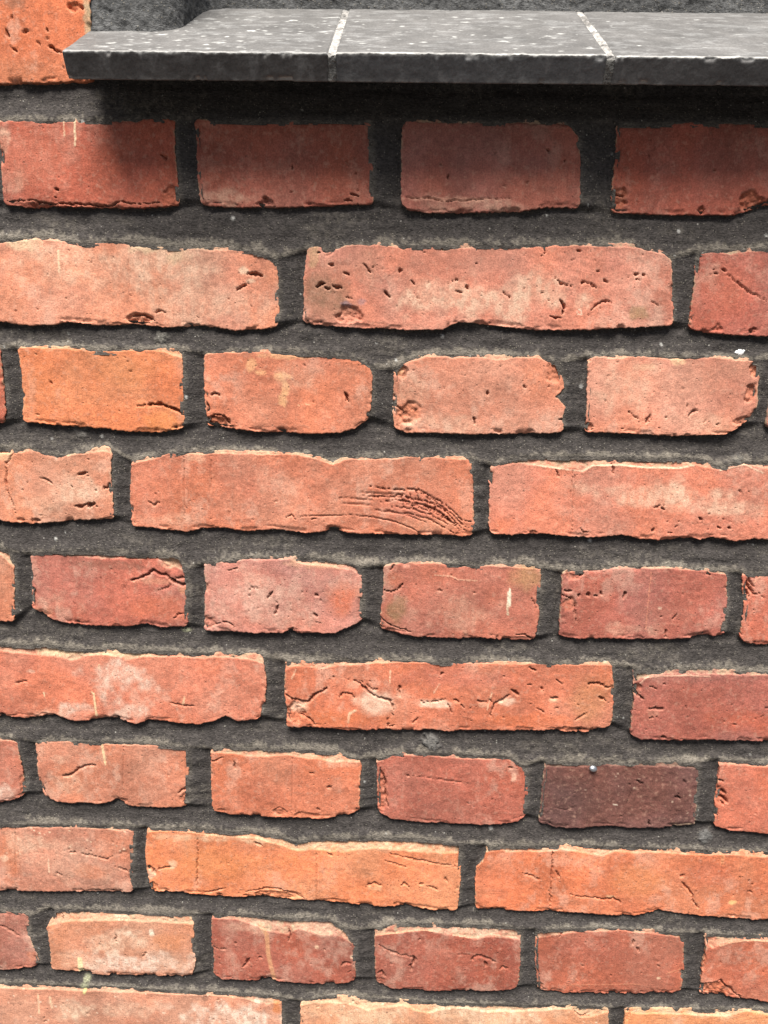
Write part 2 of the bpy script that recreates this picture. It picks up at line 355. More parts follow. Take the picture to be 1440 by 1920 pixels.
bk('3d', 3, (218, 138, 116), [(1103, 670), (1160, 666), (1260, 667), (1343, 668), (1417, 672)], [(1097, 810), (1160, 812), (1260, 816), (1355, 814), (1383, 800)],
   L=[(1101, 720), (1100, 770)], R=[(1424, 682), (1422, 705), (1419, 730), (1420, 757), (1408, 782)], ft=[
   ('h', 1416, 695, 12, 18, 2.5, .9), ('h', 1407, 738, 10, 20, 2.6, .6), ('h', 1398, 790, 22, 10, 1.6, .6), ('k', 1270, 676, 16, 10, (240, 188, 152), .85), ('k', 1210, 688, 25, 8, (238, 185, 155), .5), ('t', 1260, 780, 130, 30, 50, 2.8, 1.5), ('t', 1260, 730, 130, 50, 30, 2.5, 1.2),
   ('c', 3.5, 2, [(1211, 792), (1217, 783), (1218, 777)]), ('c', 3, 1.5, [(1180, 770), (1188, 782), (1196, 785)]), ('p', 1180, 720, 60, 50, .45), ('p', 1320, 790, 60, 20, .4), ('h', 1103, 800, 8, 10, 1.5, .3), ('c', 3, 1.8, [(1290, 780), (1297, 772), (1305, 768)])])
bk('4a', 4, (217, 137, 110), [(-430, 828), (0, 837), (30, 839), (60, 841), (87, 848), (127, 852), (157, 847), (193, 836), (206, 839)], [(-430, 965), (0, 976), (60, 982), (100, 979), (150, 974), (213, 973)],
   R=[(209, 852), (207, 877), (208, 907), (211, 943)], F=[(-430, 842), (0, 852), (25, 850), (60, 845), (85, 850), (127, 856), (160, 850), (195, 845), (208, 850)], ft=[
   ('c', 5, 2.6, [(138, 949), (150, 950), (160, 946)]), ('c', 8, 4, [(163, 950), (175, 944)]), ('c', 4.5, 2.5, [(147, 889), (164, 886)]), ('c', 2.8, 1.6, [(77, 896), (88, 899), (97, 907)]), ('c', 4.5, 2.5, [(194, 917), (208, 907)]), ('p', 150, 925, 48, 36, .8), ('k', 9, 852, 18, 14, (238, 178, 142), .95),
   ('c', 2.8, 1.3, [(24, 852), (11, 872), (13, 915), (30, 962)]), ('h', 65, 976, 12, 6, 1.5, .8), ('h', 40, 974, 10, 5, 1.5, .5), ('t', 100, 910, 95, 60, 30, 2.6, 1.5), ('k', 75, 900, 50, 40, (220, 150, 128), .5), ('c', 3, 1.5, [(177, 919), (181, 918)]), ('p', 60, 945, 50, 20, .4)])
bk('4b', 4, (214, 126, 100), [(247, 865), (265, 858), (283, 853), (320, 846), (380, 844), (480, 846), (557, 849), (600, 856), (623, 868), (640, 858), (693, 856), (720, 858), (780, 854), (882, 856)],
   [(247, 987), (290, 990), (350, 997), (383, 990), (423, 990), (465, 997), (513, 992), (573, 998), (600, 997), (623, 992), (657, 1000), (730, 1002), (813, 1003), (847, 1002), (867, 1007), (887, 1004)],
   L=[(245, 900), (245, 960)], R=[(886, 900), (887, 940), (888, 985)], F=[(247, 870), (285, 862), (320, 850), (380, 852), (430, 850), (480, 852), (560, 853), (610, 866), (625, 872), (645, 862), (720, 861), (780, 857), (884, 862)], ft=[
   ('c', 1.6, .6, [(345, 850), (346, 975)]), ('c', 1.8, .6, [(396, 852), (396, 930)]), ('k', 370, 856, 26, 12, (232, 172, 145), .6), ('c', 2.3, 1.5, [(693, 912), (740, 918), (785, 918), (810, 932), (840, 950), (865, 975), (885, 980)]),
   ('c', 2.2, 1.4, [(700, 933), (750, 928), (770, 935), (800, 940), (830, 955), (855, 980), (880, 990)]), ('c', 2.2, 1.4, [(705, 942), (745, 938), (790, 945), (825, 960), (845, 978), (875, 996)]), ('c', 1.9, 1.0, [(725, 958), (760, 962), (800, 972), (835, 990), (850, 1000)]),
   ('c', 1.7, 0.9, [(655, 965), (700, 970), (740, 978), (770, 990), (785, 998)]), ('c', 1.8, 1.0, [(775, 950), (810, 958), (840, 975), (862, 995)]), ('c', 2.2, 1.4, [(760, 930), (768, 940), (775, 955)]), ('c', 2.2, 1.4, [(780, 920), (785, 940)]), ('c', 2.2, 1.4, [(800, 938), (803, 955)]), ('c', 2.2, 1.4, [(752, 928), (757, 950)]),
   ('c', 1.6, .7, [(630, 933), (705, 938)]), ('c', 1.6, .7, [(640, 943), (700, 948)]), ('c', 1.6, .7, [(660, 923), (760, 927)]), ('c', 1.6, .7, [(560, 968), (655, 966)]), ('c', 1.8, 1.0, [(760, 945), (800, 950), (835, 968), (858, 990)]), ('c', 1.8, 1.0, [(735, 950), (775, 955), (812, 966), (840, 985)]), ('c', 1.8, 1.1, [(790, 925), (815, 940), (845, 962), (868, 984)]), ('c', 2, 1.2, [(818, 945), (815, 960)]), ('c', 2, 1.2, [(835, 955), (828, 975)]), ('c', 2, 1.2, [(770, 925), (772, 935)]), ('c', 1.4, .8, [(680, 930), (760, 933)]), ('c', 1.4, .8, [(700, 955), (760, 965), (800, 980)]), ('k', 790, 952, 85, 32, (188, 105, 86), .6), ('k', 800, 985, 60, 14, (225, 150, 122), .5),
   ('c', 2.6, 1.4, [(276, 940), (288, 946), (300, 944)]), ('c', 2.5, 1.3, [(535, 972), (548, 966), (555, 974)]), ('c', 2.5, 1.3, [(583, 973), (593, 973)]), ('t', 450, 960, 190, 30, 20, 2.5, 1.2), ('p', 520, 900, 60, 30, .25), ('p', 300, 975, 50, 14, .35), ('h', 625, 992, 14, 5, 1.5, .3)])
bk('4c', 4, (214, 127, 106), [(921, 872), (945, 860), (962, 855), (1000, 853), (1100, 853), (1160, 855), (1250, 856), (1310, 857), (1330, 863), (1345, 872), (1360, 873), (1375, 866), (1395, 862), (1440, 863), (1605, 866)],
   [(920, 1000), (960, 1003), (997, 1000), (1060, 1003), (1093, 1007), (1120, 1007), (1167, 1002), (1200, 1010), (1243, 1013), (1277, 1008), (1310, 1010), (1343, 1007), (1377, 1015), (1410, 1010), (1440, 1010), (1605, 1016)],
   L=[(918, 900), (917, 940), (917, 985)], F=[(921, 876), (960, 868), (1020, 872), (1045, 879), (1075, 876), (1092, 885), (1112, 873), (1160, 871), (1200, 876), (1270, 878), (1300, 872), (1345, 880), (1395, 870), (1440, 878), (1605, 880)], ft=[
   ('d', 3, [(1000, 872), (1045, 878), (1090, 884), (1112, 873), (1160, 872), (1215, 877), (1275, 878), (1300, 873)], (240, 195, 170)), ('d', 3, [(1350, 882), (1395, 871), (1430, 886)], (238, 192, 168)), ('c', 1.8, .7, [(1079, 882), (1075, 940), (1072, 1000)]), ('c', 1.6, .6, [(1074, 882), (1070, 940)]), ('c', 3, 1.5, [(1148, 868), (1150, 888)]),
   ('t', 1270, 972, 90, 30, 50, 3, 1.8), ('t', 1400, 960, 50, 40, 18, 3, 1.6), ('p', 1200, 925, 120, 25, .7), ('p', 1340, 952, 80, 22, .7), ('p', 1267, 918, 16, 30, .7), ('c', 4, 2.5, [(1310, 970), (1318, 976)]), ('c', 3.5, 2, [(1245, 955), (1240, 954)]), ('c', 3.5, 2, [(1223, 997), (1225, 990)]), ('c', 4, 2.4, [(1346, 987), (1350, 992)]), ('c', 4, 2.4, [(1365, 988), (1370, 990)]),
   ('c', 3, 1.5, [(1043, 882), (1047, 894)]), ('k', 940, 985, 30, 20, (216, 112, 76), .5), ('c', 2.5, 1.3, [(1089, 990), (1093, 998), (1103, 998)]), ('h', 1000, 998, 8, 5, 1.5, .4)])
bk('5x', 5, (210, 128, 100), [(-285, 1018), (-100, 1020), (0, 1025), (20, 1031)], [(-285, 1155), (0, 1165), (27, 1165)], R=[(25, 1050), (26, 1100)], F=[(-285, 1028), (0, 1040), (24, 1062)])
bk('5a', 5, (188, 104, 90), [(56, 1040), (64, 1033), (100, 1030), (200, 1032), (287, 1037), (327, 1037), (337, 1043), (348, 1067)], [(60, 1140), (80, 1150), (100, 1163), (150, 1172), (233, 1175), (277, 1170), (300, 1177), (350, 1175)],
   L=[(58, 1055), (62, 1080), (58, 1110)], R=[(352, 1082), (353, 1100), (352, 1133)], F=[(57, 1044), (90, 1039), (110, 1041), (150, 1044), (200, 1048), (260, 1049), (290, 1046), (310, 1055), (335, 1068), (351, 1078)], ft=[
   ('c', 4.5, 2.6, [(246, 1090), (262, 1083), (278, 1078), (288, 1070), (300, 1079), (312, 1078), (322, 1088), (335, 1092), (346, 1097)]), ('c', 5, 2.6, [(318, 1087), (335, 1095), (352, 1098)]), ('c', 3, 1.8, [(330, 1085), (345, 1083), (352, 1082)]), ('c', 2.2, 1.2, [(288, 1110), (305, 1105), (320, 1098)]),
   ('k', 322, 1053, 24, 16, (228, 176, 146), .85), ('h', 322, 1053, 22, 16, 1.2, 0), ('k', 290, 1090, 40, 7, (225, 150, 125), .6), ('k', 345, 1108, 14, 10, (228, 150, 115), .6), ('c', 2.4, 1.3, [(323, 1160), (338, 1152), (351, 1150)]), ('t', 150, 1095, 90, 40, 24, 2.8, 1.5), ('k', 300, 1140, 70, 30, (204, 106, 76), .6), ('k', 210, 1060, 90, 9, (140, 88, 74), .6),
   ('k', 80, 1150, 20, 14, (222, 150, 122), .5), ('h', 60, 1118, 8, 20, 1.5, .4), ('p', 110, 1130, 50, 30, .3)])
bk('5b', 5, (200, 126, 114), [(383, 1055), (417, 1053), (433, 1047), (480, 1043), (563, 1043), (613, 1044), (655, 1051), (673, 1062)], [(383, 1182), (430, 1184), (480, 1187), (530, 1186), (545, 1179), (558, 1187), (627, 1187), (657, 1174), (679, 1165)],
   L=[(385, 1100), (384, 1140)], R=[(677, 1080), (679, 1117), (678, 1150)], F=[(383, 1058), (430, 1052), (480, 1048), (545, 1050), (570, 1058), (620, 1062), (660, 1070), (676, 1078)], ft=[
   ('k', 640, 1125, 34, 42, (214, 110, 78), .8), ('p', 530, 1135, 80, 45, .5, (216, 160, 144)), ('p', 440, 1120, 50, 50, .35, (215, 160, 148)), ('t', 535, 1140, 75, 38, 70, 2.6, 1.1), ('c', 2.2, 1, [(428, 1069), (447, 1066)]), ('h', 393, 1168, 14, 14, 1.2, .5), ('c', 4, 2.2, [(504, 1120), (510, 1110)]), ('c', 4, 2.2, [(517, 1150), (522, 1135)]), ('c', 4, 2.2, [(590, 1113), (597, 1118)]), ('c', 4, 2.2, [(590, 1150), (594, 1158)]),
   ('c', 2.5, 1.3, [(405, 1170), (420, 1165), (435, 1170), (440, 1180)]), ('k', 600, 1058, 60, 10, (228, 170, 140), .6), ('h', 545, 1180, 8, 5, 1.5, .2)])
bk('5c', 5, (184, 106, 90), [(720, 1060), (743, 1055), (813, 1053), (873, 1056), (960, 1059), (1014, 1062)], [(713, 1180), (747, 1188), (780, 1193), (860, 1197), (900, 1195), (960, 1200), (1002, 1200)],
   L=[(719, 1085), (719, 1110), (714, 1150)], R=[(1013, 1100), (1010, 1160)], F=[(720, 1062), (750, 1056), (820, 1056), (860, 1063), (900, 1062), (960, 1064), (1013, 1068)], ft=[
   ('k', 742, 1148, 26, 38, (150, 112, 82), .85), ('k', 988, 1082, 36, 36, (184, 134, 98), .8), ('k', 740, 1090, 25, 25, (196, 108, 78), .5), ('c', 2.6, 1.8, [(720, 1107), (733, 1110), (747, 1105), (755, 1094)]), ('c', 2.5, 1.5, [(738, 1060), (731, 1070)]), ('d', 2.4, [(815, 1078), (845, 1080), (860, 1087), (895, 1089)], (228, 165, 140)), ('d', 2.4, [(845, 1056), (865, 1062), (885, 1061)], (228, 165, 140)),
   ('d', 8, [(955, 1112), (954, 1134)], (246, 228, 208)), ('d', 3, [(956, 1104), (955, 1112)], (246, 228, 208)), ('d', 4, [(951, 1134), (952, 1153)], (225, 190, 165)), ('c', 2.6, 1.6, [(714, 1158), (728, 1171), (770, 1186)]), ('c', 2.6, 1.6, [(968, 1192), (983, 1189), (1001, 1200)]), ('c', 2.5, 1.4, [(996, 1123), (1006, 1133)]), ('t', 860, 1120, 140, 60, 16, 2.5, 1.1), ('p', 860, 1150, 80, 40, .3)])
bk('5d', 5, (180, 100, 88), [(1055, 1071), (1093, 1067), (1160, 1063), (1260, 1063), (1320, 1067), (1357, 1068)], [(1048, 1193), (1093, 1198), (1143, 1197), (1193, 1199), (1293, 1197), (1317, 1192), (1357, 1193)],
   L=[(1054, 1090), (1053, 1120), (1050, 1150)], R=[(1364, 1083), (1362, 1103), (1363, 1127), (1360, 1160)], F=[(1055, 1074), (1090, 1072), (1160, 1066), (1260, 1066), (1320, 1071), (1360, 1078)], ft=[
   ('c', 4.5, 2.5, [(1058, 1107), (1070, 1108)]), ('c', 3.5, 2, [(1086, 1113), (1085, 1117)]), ('c', 4, 2.2, [(1098, 1113), (1106, 1117)]), ('c', 3.5, 2, [(1115, 1119), (1119, 1116)]), ('c', 3.5, 2, [(1124, 1110), (1129, 1114)]), ('c', 5, 3, [(1173, 1110), (1170, 1120)]), ('c', 3, 2, [(1054, 1116), (1075, 1123)]), ('c', 2.4, 1.5, [(1078, 1125), (1079, 1168)]), ('h', 1068, 1135, 12, 18, 1.2, .6),
   ('h', 1075, 1076, 18, 12, 1.2, .5), ('c', 3.5, 2, [(1094, 1068), (1087, 1082)]), ('d', 1.8, [(1221, 1072), (1216, 1120), (1211, 1180)], (215, 135, 112)), ('t', 1220, 1130, 130, 60, 18, 2.5, 1.2), ('c', 2.8, 1.6, [(1271, 1150), (1265, 1158), (1258, 1163)]), ('c', 2.5, 1.6, [(1248, 1180), (1249, 1195)]), ('k', 1240, 1150, 70, 30, (172, 100, 88), .6), ('p', 1190, 1180, 60, 14, .35), ('c', 3.5, 2, [(1325, 1073), (1332, 1079)]), ('k', 1238, 1140, 4, 4, (235, 190, 170), .9)])
bk('5e', 5, (196, 106, 88), [(1393, 1073), (1440, 1070), (1705, 1072)], [(1387, 1195), (1397, 1205), (1420, 1209), (1440, 1209), (1705, 1216)], L=[(1392, 1100), (1397, 1130), (1392, 1170)], ft=[
   ('c', 3.5, 2, [(1398, 1085), (1404, 1102), (1413, 1113), (1426, 1113)]), ('c', 3, 1.8, [(1395, 1100), (1405, 1120)]), ('c', 3, 1.6, [(1403, 1080), (1412, 1100)]), ('h', 1402, 1105, 12, 25, 1.5, .4), ('t', 1425, 1150, 40, 40, 14, 2.8, 1.4), ('d', 3, [(1414, 1092), (1425, 1082), (1440, 1078)], (232, 165, 140))])
bk('6a', 6, (213, 122, 98), [(-370, 1190), (0, 1203), (50, 1208), (83, 1206), (123, 1211), (167, 1215), (250, 1216), (333, 1220), (480, 1226), (490, 1229)],
   [(-370, 1332), (0, 1343), (50, 1347), (83, 1342), (100, 1340), (140, 1352), (173, 1350), (207, 1345), (253, 1357), (277, 1350), (333, 1355), (373, 1358), (400, 1352), (422, 1342), (447, 1353), (487, 1347)],
   R=[(495, 1247), (500, 1280), (497, 1313), (491, 1333)], F=[(-370, 1210), (0, 1221), (50, 1226), (85, 1229), (115, 1233), (132, 1238), (155, 1233), (170, 1228), (200, 1228), (222, 1232), (240, 1238), (270, 1231), (330, 1231), (380, 1235), (420, 1232), (480, 1238), (494, 1245)], ft=[
   ('p', 215, 1268, 65, 34, 1., (230, 185, 170)), ('p', 140, 1327, 34, 22, 1., (230, 185, 170)), ('p', 230, 1335, 52, 22, .8, (230, 185, 170)), ('p', 95, 1338, 30, 10, .5), ('d', 4.5, [(176, 1300), (181, 1342)], (245, 205, 165)), ('d', 2.5, [(172, 1297), (177, 1302)], (245, 205, 165)), ('d', 3, [(82, 1299), (83, 1306)], (245, 205, 170)), ('d', 3, [(186, 1246), (185, 1253)], (245, 205, 170)),
   ('d', 4, [(346, 1307), (343, 1322)], (240, 190, 155)), ('c', 2.4, 1.3, [(319, 1318), (335, 1322), (367, 1325)]), ('c', 2.4, 1.3, [(25, 1283), (42, 1279), (50, 1278)]), ('t', 240, 1290, 240, 50, 16, 2.4, 1.1), ('k', 120, 1222, 60, 9, (238, 200, 165), .8), ('k', 230, 1226, 60, 7, (236, 200, 165), .7), ('h', 95, 1343, 16, 5, 1.5, .3), ('h', 215, 1347, 12, 5, 1.2, .3), ('k', 58, 1259, 8, 5, (235, 185, 165), .7)])
bk('6b', 6, (210, 118, 91), [(535, 1240), (577, 1240), (630, 1234), (713, 1235), (780, 1237), (960, 1242), (1043, 1243), (1140, 1242), (1147, 1246)],
   [(538, 1362), (590, 1362), (653, 1368), (693, 1367), (727, 1365), (763, 1370), (797, 1367), (847, 1370), (897, 1367), (960, 1369), (1037, 1368), (1070, 1372), (1103, 1372), (1145, 1360)],
   L=[(534, 1270), (534, 1300), (538, 1325)], R=[(1150, 1280), (1148, 1330)], F=[(535, 1252), (553, 1249), (575, 1251), (600, 1254), (645, 1247), (710, 1243), (800, 1243), (960, 1245), (1148, 1248)], ft=[
   ('c', 3.6, 2.2, [(653, 1274), (675, 1279), (690, 1297), (705, 1305), (730, 1312), (737, 1322), (737, 1343)]), ('c', 2.5, 1.5, [(678, 1277), (700, 1292), (708, 1292)]), ('k', 702, 1319, 38, 18, (236, 168, 142), .75), ('k', 662, 1284, 14, 8, (236, 168, 142), .7), ('c', 4, 2.6, [(536, 1300), (548, 1310), (560, 1313), (578, 1315), (588, 1303), (605, 1295), (613, 1291)]), ('h', 556, 1335, 20, 22, 2, .5), ('k', 560, 1325, 22, 14, (235, 172, 145), .7),
   ('c', 2.8, 1.7, [(563, 1340), (580, 1345), (592, 1360)]), ('c', 2.8, 1.7, [(635, 1307), (643, 1298), (658, 1301), (667, 1309)]), ('c', 4.5, 2.2, [(745, 1295), (750, 1287), (752, 1290)]), ('c', 3, 1.8, [(749, 1290), (750, 1303)]), ('c', 2.4, 1.3, [(790, 1315), (815, 1317), (840, 1310)]), ('k', 815, 1321, 28, 7, (242, 184, 158), .85), ('c', 3.2, 1.8, [(850, 1311), (860, 1315)]), ('c', 2.6, 1.5, [(840, 1318), (846, 1335)]), ('c', 2.8, 1.6, [(865, 1320), (870, 1328)]), ('c', 3, 1.6, [(895, 1313), (912, 1315)]), ('k', 905, 1322, 10, 7, (238, 175, 148), .7),
   ('c', 2.8, 1.7, [(920, 1340), (928, 1318), (945, 1311), (953, 1303), (957, 1297)]), ('c', 4.5, 2.4, [(960, 1294), (975, 1304)]), ('k', 945, 1316, 14, 6, (240, 178, 150), .7), ('c', 4, 2.2, [(1033, 1308), (1047, 1310)]), ('k', 1037, 1313, 12, 5, (240, 185, 155), .7), ('c', 4, 2.4, [(1105, 1281), (1125, 1281), (1136, 1287), (1147, 1290)]), ('c', 5, 2.5, [(1123, 1307), (1135, 1312)]), ('c', 2.8, 1.6, [(1005, 1328), (1012, 1329), (1020, 1335)]),
   ('c', 3.5, 2, [(994, 1251), (1006, 1258)]), ('c', 3.5, 2, [(827, 1267), (831, 1261)]), ('c', 2.6, 1.4, [(988, 1283), (998, 1283)]), ('c', 3, 1.6, [(1015, 1287), (1018, 1295)]), ('c', 3, 1.6, [(1044, 1275), (1054, 1283)]), ('c', 2.4, 1.2, [(1100, 1335), (1080, 1350)]), ('k', 1105, 1300, 44, 60, (210, 138, 100), .65), ('d', 2.6, [(732, 1257), (731, 1281)], (245, 185, 155)), ('d', 5, [(653, 1353), (655, 1338), (667, 1331)], (248, 210, 180)), ('d', 2.6, [(922, 1298), (913, 1330)], (245, 185, 155)), ('d', 2.6, [(555, 1255), (547, 1272)], (240, 180, 150)), ('d', 2.4, [(824, 1282), (813, 1300)], (240, 175, 148)),
   ('p', 705, 1318, 45, 22, .8, (244, 196, 174)), ('p', 815, 1320, 40, 10, .9, (244, 196, 174)), ('p', 945, 1316, 22, 9, .8, (244, 196, 174)), ('p', 560, 1325, 26, 16, .7, (244, 196, 174)), ('p', 750, 1305, 18, 12, .5, (240, 190, 165)), ('k', 650, 1347, 100, 22, (216, 114, 70), .6), ('k', 990, 1350, 90, 16, (218, 110, 66), .5), ('k', 890, 1355, 60, 10, (175, 95, 70), .5), ('k', 860, 1270, 130, 25, (208, 118, 100), .6), ('t', 840, 1310, 290, 50, 45, 2.8, 1.5), ('c', 2.6, 1.4, [(727, 1345), (727, 1360), (740, 1360)]), ('h', 1075, 1367, 22, 7, 1.4, .5), ('c', 2.4, 1.3, [(775, 1355), (785, 1345)])])
bk('6c', 6, (168, 94, 84), [(1187, 1252), (1213, 1255), (1293, 1254), (1440, 1258), (1865, 1266)], [(1182, 1378), (1203, 1387), (1260, 1387), (1327, 1385), (1360, 1388), (1440, 1389), (1865, 1400)],
   L=[(1188, 1290), (1190, 1310), (1184, 1345)], F=[(1189, 1280), (1203, 1272), (1220, 1267), (1250, 1264), (1300, 1264), (1440, 1266), (1865, 1276)], ft=[
   ('c', 4, 2, [(1216, 1328), (1243, 1328)]), ('c', 3, 1.6, [(1217, 1347), (1232, 1342)]), ('k', 1225, 1338, 16, 8, (195, 130, 112), .6), ('c', 4.5, 2.2, [(1187, 1292), (1197, 1304), (1205, 1310)]), ('d', 3, [(1200, 1280), (1212, 1270), (1240, 1267), (1290, 1266), (1330, 1268)], (232, 172, 152)), ('t', 1330, 1325, 120, 50, 50, 2.8, 1.5), ('k', 1390, 1350, 80, 34, (200, 98, 72), .7), ('c', 3, 1.6, [(1218, 1285), (1230, 1290)]), ('h', 1195, 1290, 9, 14, 1.5, .4), ('h', 1244, 1382, 6, 4, 1.2, .2)])
bk('7x', 7, (192, 112, 93), [(-250, 1365), (0, 1377), (30, 1383)], [(-250, 1488), (0, 1505), (20, 1502), (44, 1492)], R=[(33, 1400), (37, 1423), (43, 1450), (47, 1480)], F=[(-250, 1375), (0, 1388), (31, 1392)], ft=[('p', 15, 1487, 30, 24, 1., (235, 185, 170)), ('h', 42, 1470, 6, 20, 1., .8)])
bk('7a', 7, (206, 127, 103), [(66, 1391), (100, 1387), (200, 1390), (300, 1394), (353, 1399)], [(83, 1493), (107, 1503), (150, 1507), (187, 1507), (220, 1500), (240, 1510), (273, 1515), (351, 1513)],
   L=[(69, 1433), (73, 1467)], R=[(353, 1450)], F=[(66, 1393), (100, 1390), (200, 1396), (300, 1400), (353, 1405)], ft=[
   ('c', 3.4, 1.9, [(118, 1455), (133, 1453), (148, 1440), (165, 1435), (180, 1434)]), ('c', 4, 2, [(124, 1454), (131, 1453)]), ('d', 5, [(191, 1397), (197, 1430)], (240, 200, 160)), ('d', 2, [(197, 1430), (198, 1435)], (240, 200, 160)), ('p', 115, 1420, 20, 14, .5), ('c', 3, 1.8, [(334, 1488), (343, 1481), (353, 1478)]), ('c', 1.4, .5, [(231, 1400), (231, 1485)]), ('t', 200, 1460, 130, 45, 14, 2.4, 1.), ('p', 130, 1475, 35, 20, .4), ('h', 225, 1502, 16, 6, 1.2, .2), ('h', 345, 1497, 9, 12, 1., .4), ('h', 78, 1480, 8, 16, 1.2, .3)])
bk('7b', 7, (209, 119, 91), [(396, 1404), (433, 1398), (480, 1400), (580, 1405), (623, 1409), (673, 1421)], [(400, 1520), (433, 1527), (480, 1530), (537, 1532), (607, 1535), (640, 1530), (674, 1522)],
   L=[(395, 1440), (397, 1480)], R=[(677, 1435), (675, 1467)], F=[(396, 1410), (430, 1412), (480, 1419), (540, 1417), (600, 1424), (625, 1430), (650, 1428), (676, 1430)], ft=[
   ('c', 2.6, 1.5, [(396, 1427), (407, 1426)]), ('c', 1.8, .8, [(405, 1425), (421, 1418)]), ('c', 2.6, 1.5, [(440, 1427), (441, 1440)]), ('c', 4.5, 2.2, [(613, 1475), (622, 1475)]), ('c', 2.8, 1.4, [(580, 1450), (588, 1450)]), ('c', 3, 1.5, [(594, 1516), (601, 1518)]), ('h', 525, 1523, 18, 7, 1.1, .4), ('h', 575, 1529, 26, 7, 1.1, .4), ('c', 2, 1, [(510, 1520), (525, 1513), (538, 1522)]), ('t', 540, 1475, 130, 45, 16, 2.4, 1.), ('c', 1.5, .5, [(548, 1420), (547, 1530)]), ('h', 415, 1520, 16, 7, 1., .3), ('p', 630, 1430, 30, 12, .5)])
bk('7c', 7, (182, 98, 82), [(706, 1423), (733, 1413), (763, 1409), (813, 1409), (880, 1413), (955, 1416), (968, 1425), (980, 1434)], [(710, 1523), (733, 1535), (780, 1542), (847, 1545), (913, 1547), (950, 1546), (970, 1541), (984, 1531)],
   L=[(707, 1450), (708, 1490)], R=[(988, 1447), (990, 1467), (988, 1500)], F=[(707, 1430), (735, 1418), (765, 1416), (813, 1419), (880, 1424), (950, 1424), (970, 1432), (984, 1445)], ft=[
   ('h', 716, 1490, 12, 44, 1.4, .6), ('c', 3, 1.8, [(712, 1440), (722, 1468), (723, 1490), (728, 1515)]), ('c', 4, 2, [(735, 1411), (745, 1414), (758, 1421)]), ('k', 964, 1458, 6, 9, (238, 176, 155), .95), ('c', 3, 1.6, [(953, 1440), (962, 1440)]), ('d', 1.6, [(765, 1457), (790, 1453)], (215, 135, 115)), ('c', 1.8, .7, [(775, 1455), (830, 1462), (880, 1470)]), ('t', 840, 1480, 130, 50, 14, 2.4, 1.), ('c', 3, 1.5, [(763, 1457), (767, 1455)])])
bk('7d', 7, (116, 73, 69), [(1022, 1426), (1093, 1427), (1193, 1428), (1306, 1429)], [(1010, 1542), (1043, 1552), (1093, 1552), (1137, 1548), (1177, 1552), (1243, 1553), (1303, 1547)],
   L=[(1017, 1480)], R=[(1311, 1440), (1308, 1483)], F=[(1022, 1438), (1093, 1440), (1110, 1434), (1193, 1436), (1308, 1441)], ft=[
   ('c', 4.5, 2.2, [(1265, 1495), (1276, 1496)]), ('c', 3, 1.5, [(1193, 1463), (1205, 1470)]), ('s', 1160, 1490, 140, 55, 9, (195, 160, 145)), ('d', 3, [(1150, 1509), (1157, 1509)], (225, 200, 185)), ('c', 3, 1.8, [(1216, 1538), (1217, 1549)]), ('c', 1.4, .5, [(1035, 1512), (1060, 1520), (1080, 1512)]), ('c', 1.6, .6, [(1185, 1483), (1175, 1510)]), ('t', 1150, 1500, 140, 50, 30, 3.5, 1.2), ('k', 1075, 1500, 60, 45, (92, 62, 60), .6), ('d', 3, [(1265, 1549), (1300, 1546)], (180, 150, 130))], rough=1.8)
bk('7e', 7, (200, 110, 89), [(1350, 1424), (1393, 1426), (1440, 1429), (1655, 1434)], [(1340, 1550), (1370, 1557), (1440, 1563), (1655, 1572)], L=[(1347, 1460), (1343, 1490), (1340, 1525)], F=[(1350, 1432), (1393, 1436), (1440, 1438), (1655, 1446)], ft=[
   ('c', 6, 3, [(1345, 1490), (1356, 1495), (1364, 1506)]), ('c', 4.5, 2.4, [(1350, 1480), (1360, 1487)]), ('c', 3.5, 2, [(1352, 1503), (1360, 1512)]), ('c', 4, 2, [(1346, 1460), (1354, 1465)]), ('h', 1352, 1492, 14, 18, 1.4, .3), ('t', 1410, 1490, 60, 50, 10, 2.4, 1.), ('k', 1400, 1475, 30, 20, (185, 102, 84), .5)])
bk('8a', 8, (201, 127, 106), [(-340, 1533), (0, 1543), (100, 1544), (200, 1546), (250, 1549)], [(-340, 1655), (0, 1671), (57, 1672), (133, 1673), (213, 1674), (248, 1673)], R=[(248, 1587), (248, 1630)], F=[(-340, 1545), (0, 1553), (100, 1552), (200, 1556), (250, 1560)], ft=[
   ('c', 2.4, 1.3, [(130, 1598), (150, 1601), (175, 1605), (200, 1613), (222, 1600)]), ('c', 2.4, 1.3, [(213, 1625), (225, 1629), (243, 1637)]), ('c', 2.8, 1.4, [(105, 1637), (115, 1642)]), ('d', 3, [(90, 1612), (92, 1636)], (240, 190, 165)), ('c', 1.5, .5, [(28, 1550), (30, 1668)]), ('k', 20, 1600, 26, 70, (218, 122, 84), .6), ('k', 170, 1635, 50, 20, (215, 128, 96), .6), ('p', 60, 1580, 50, 22, .5), ('k', 8, 1610, 8, 10, (242, 190, 165), .8), ('t', 130, 1610, 120, 50, 26, 2.4, 1.1), ('p', 100, 1605, 120, 60, .25), ('s', 130, 1580, 120, 30, 20, (240, 195, 170)), ('h', 232, 1602, 14, 8, .8, .2)])
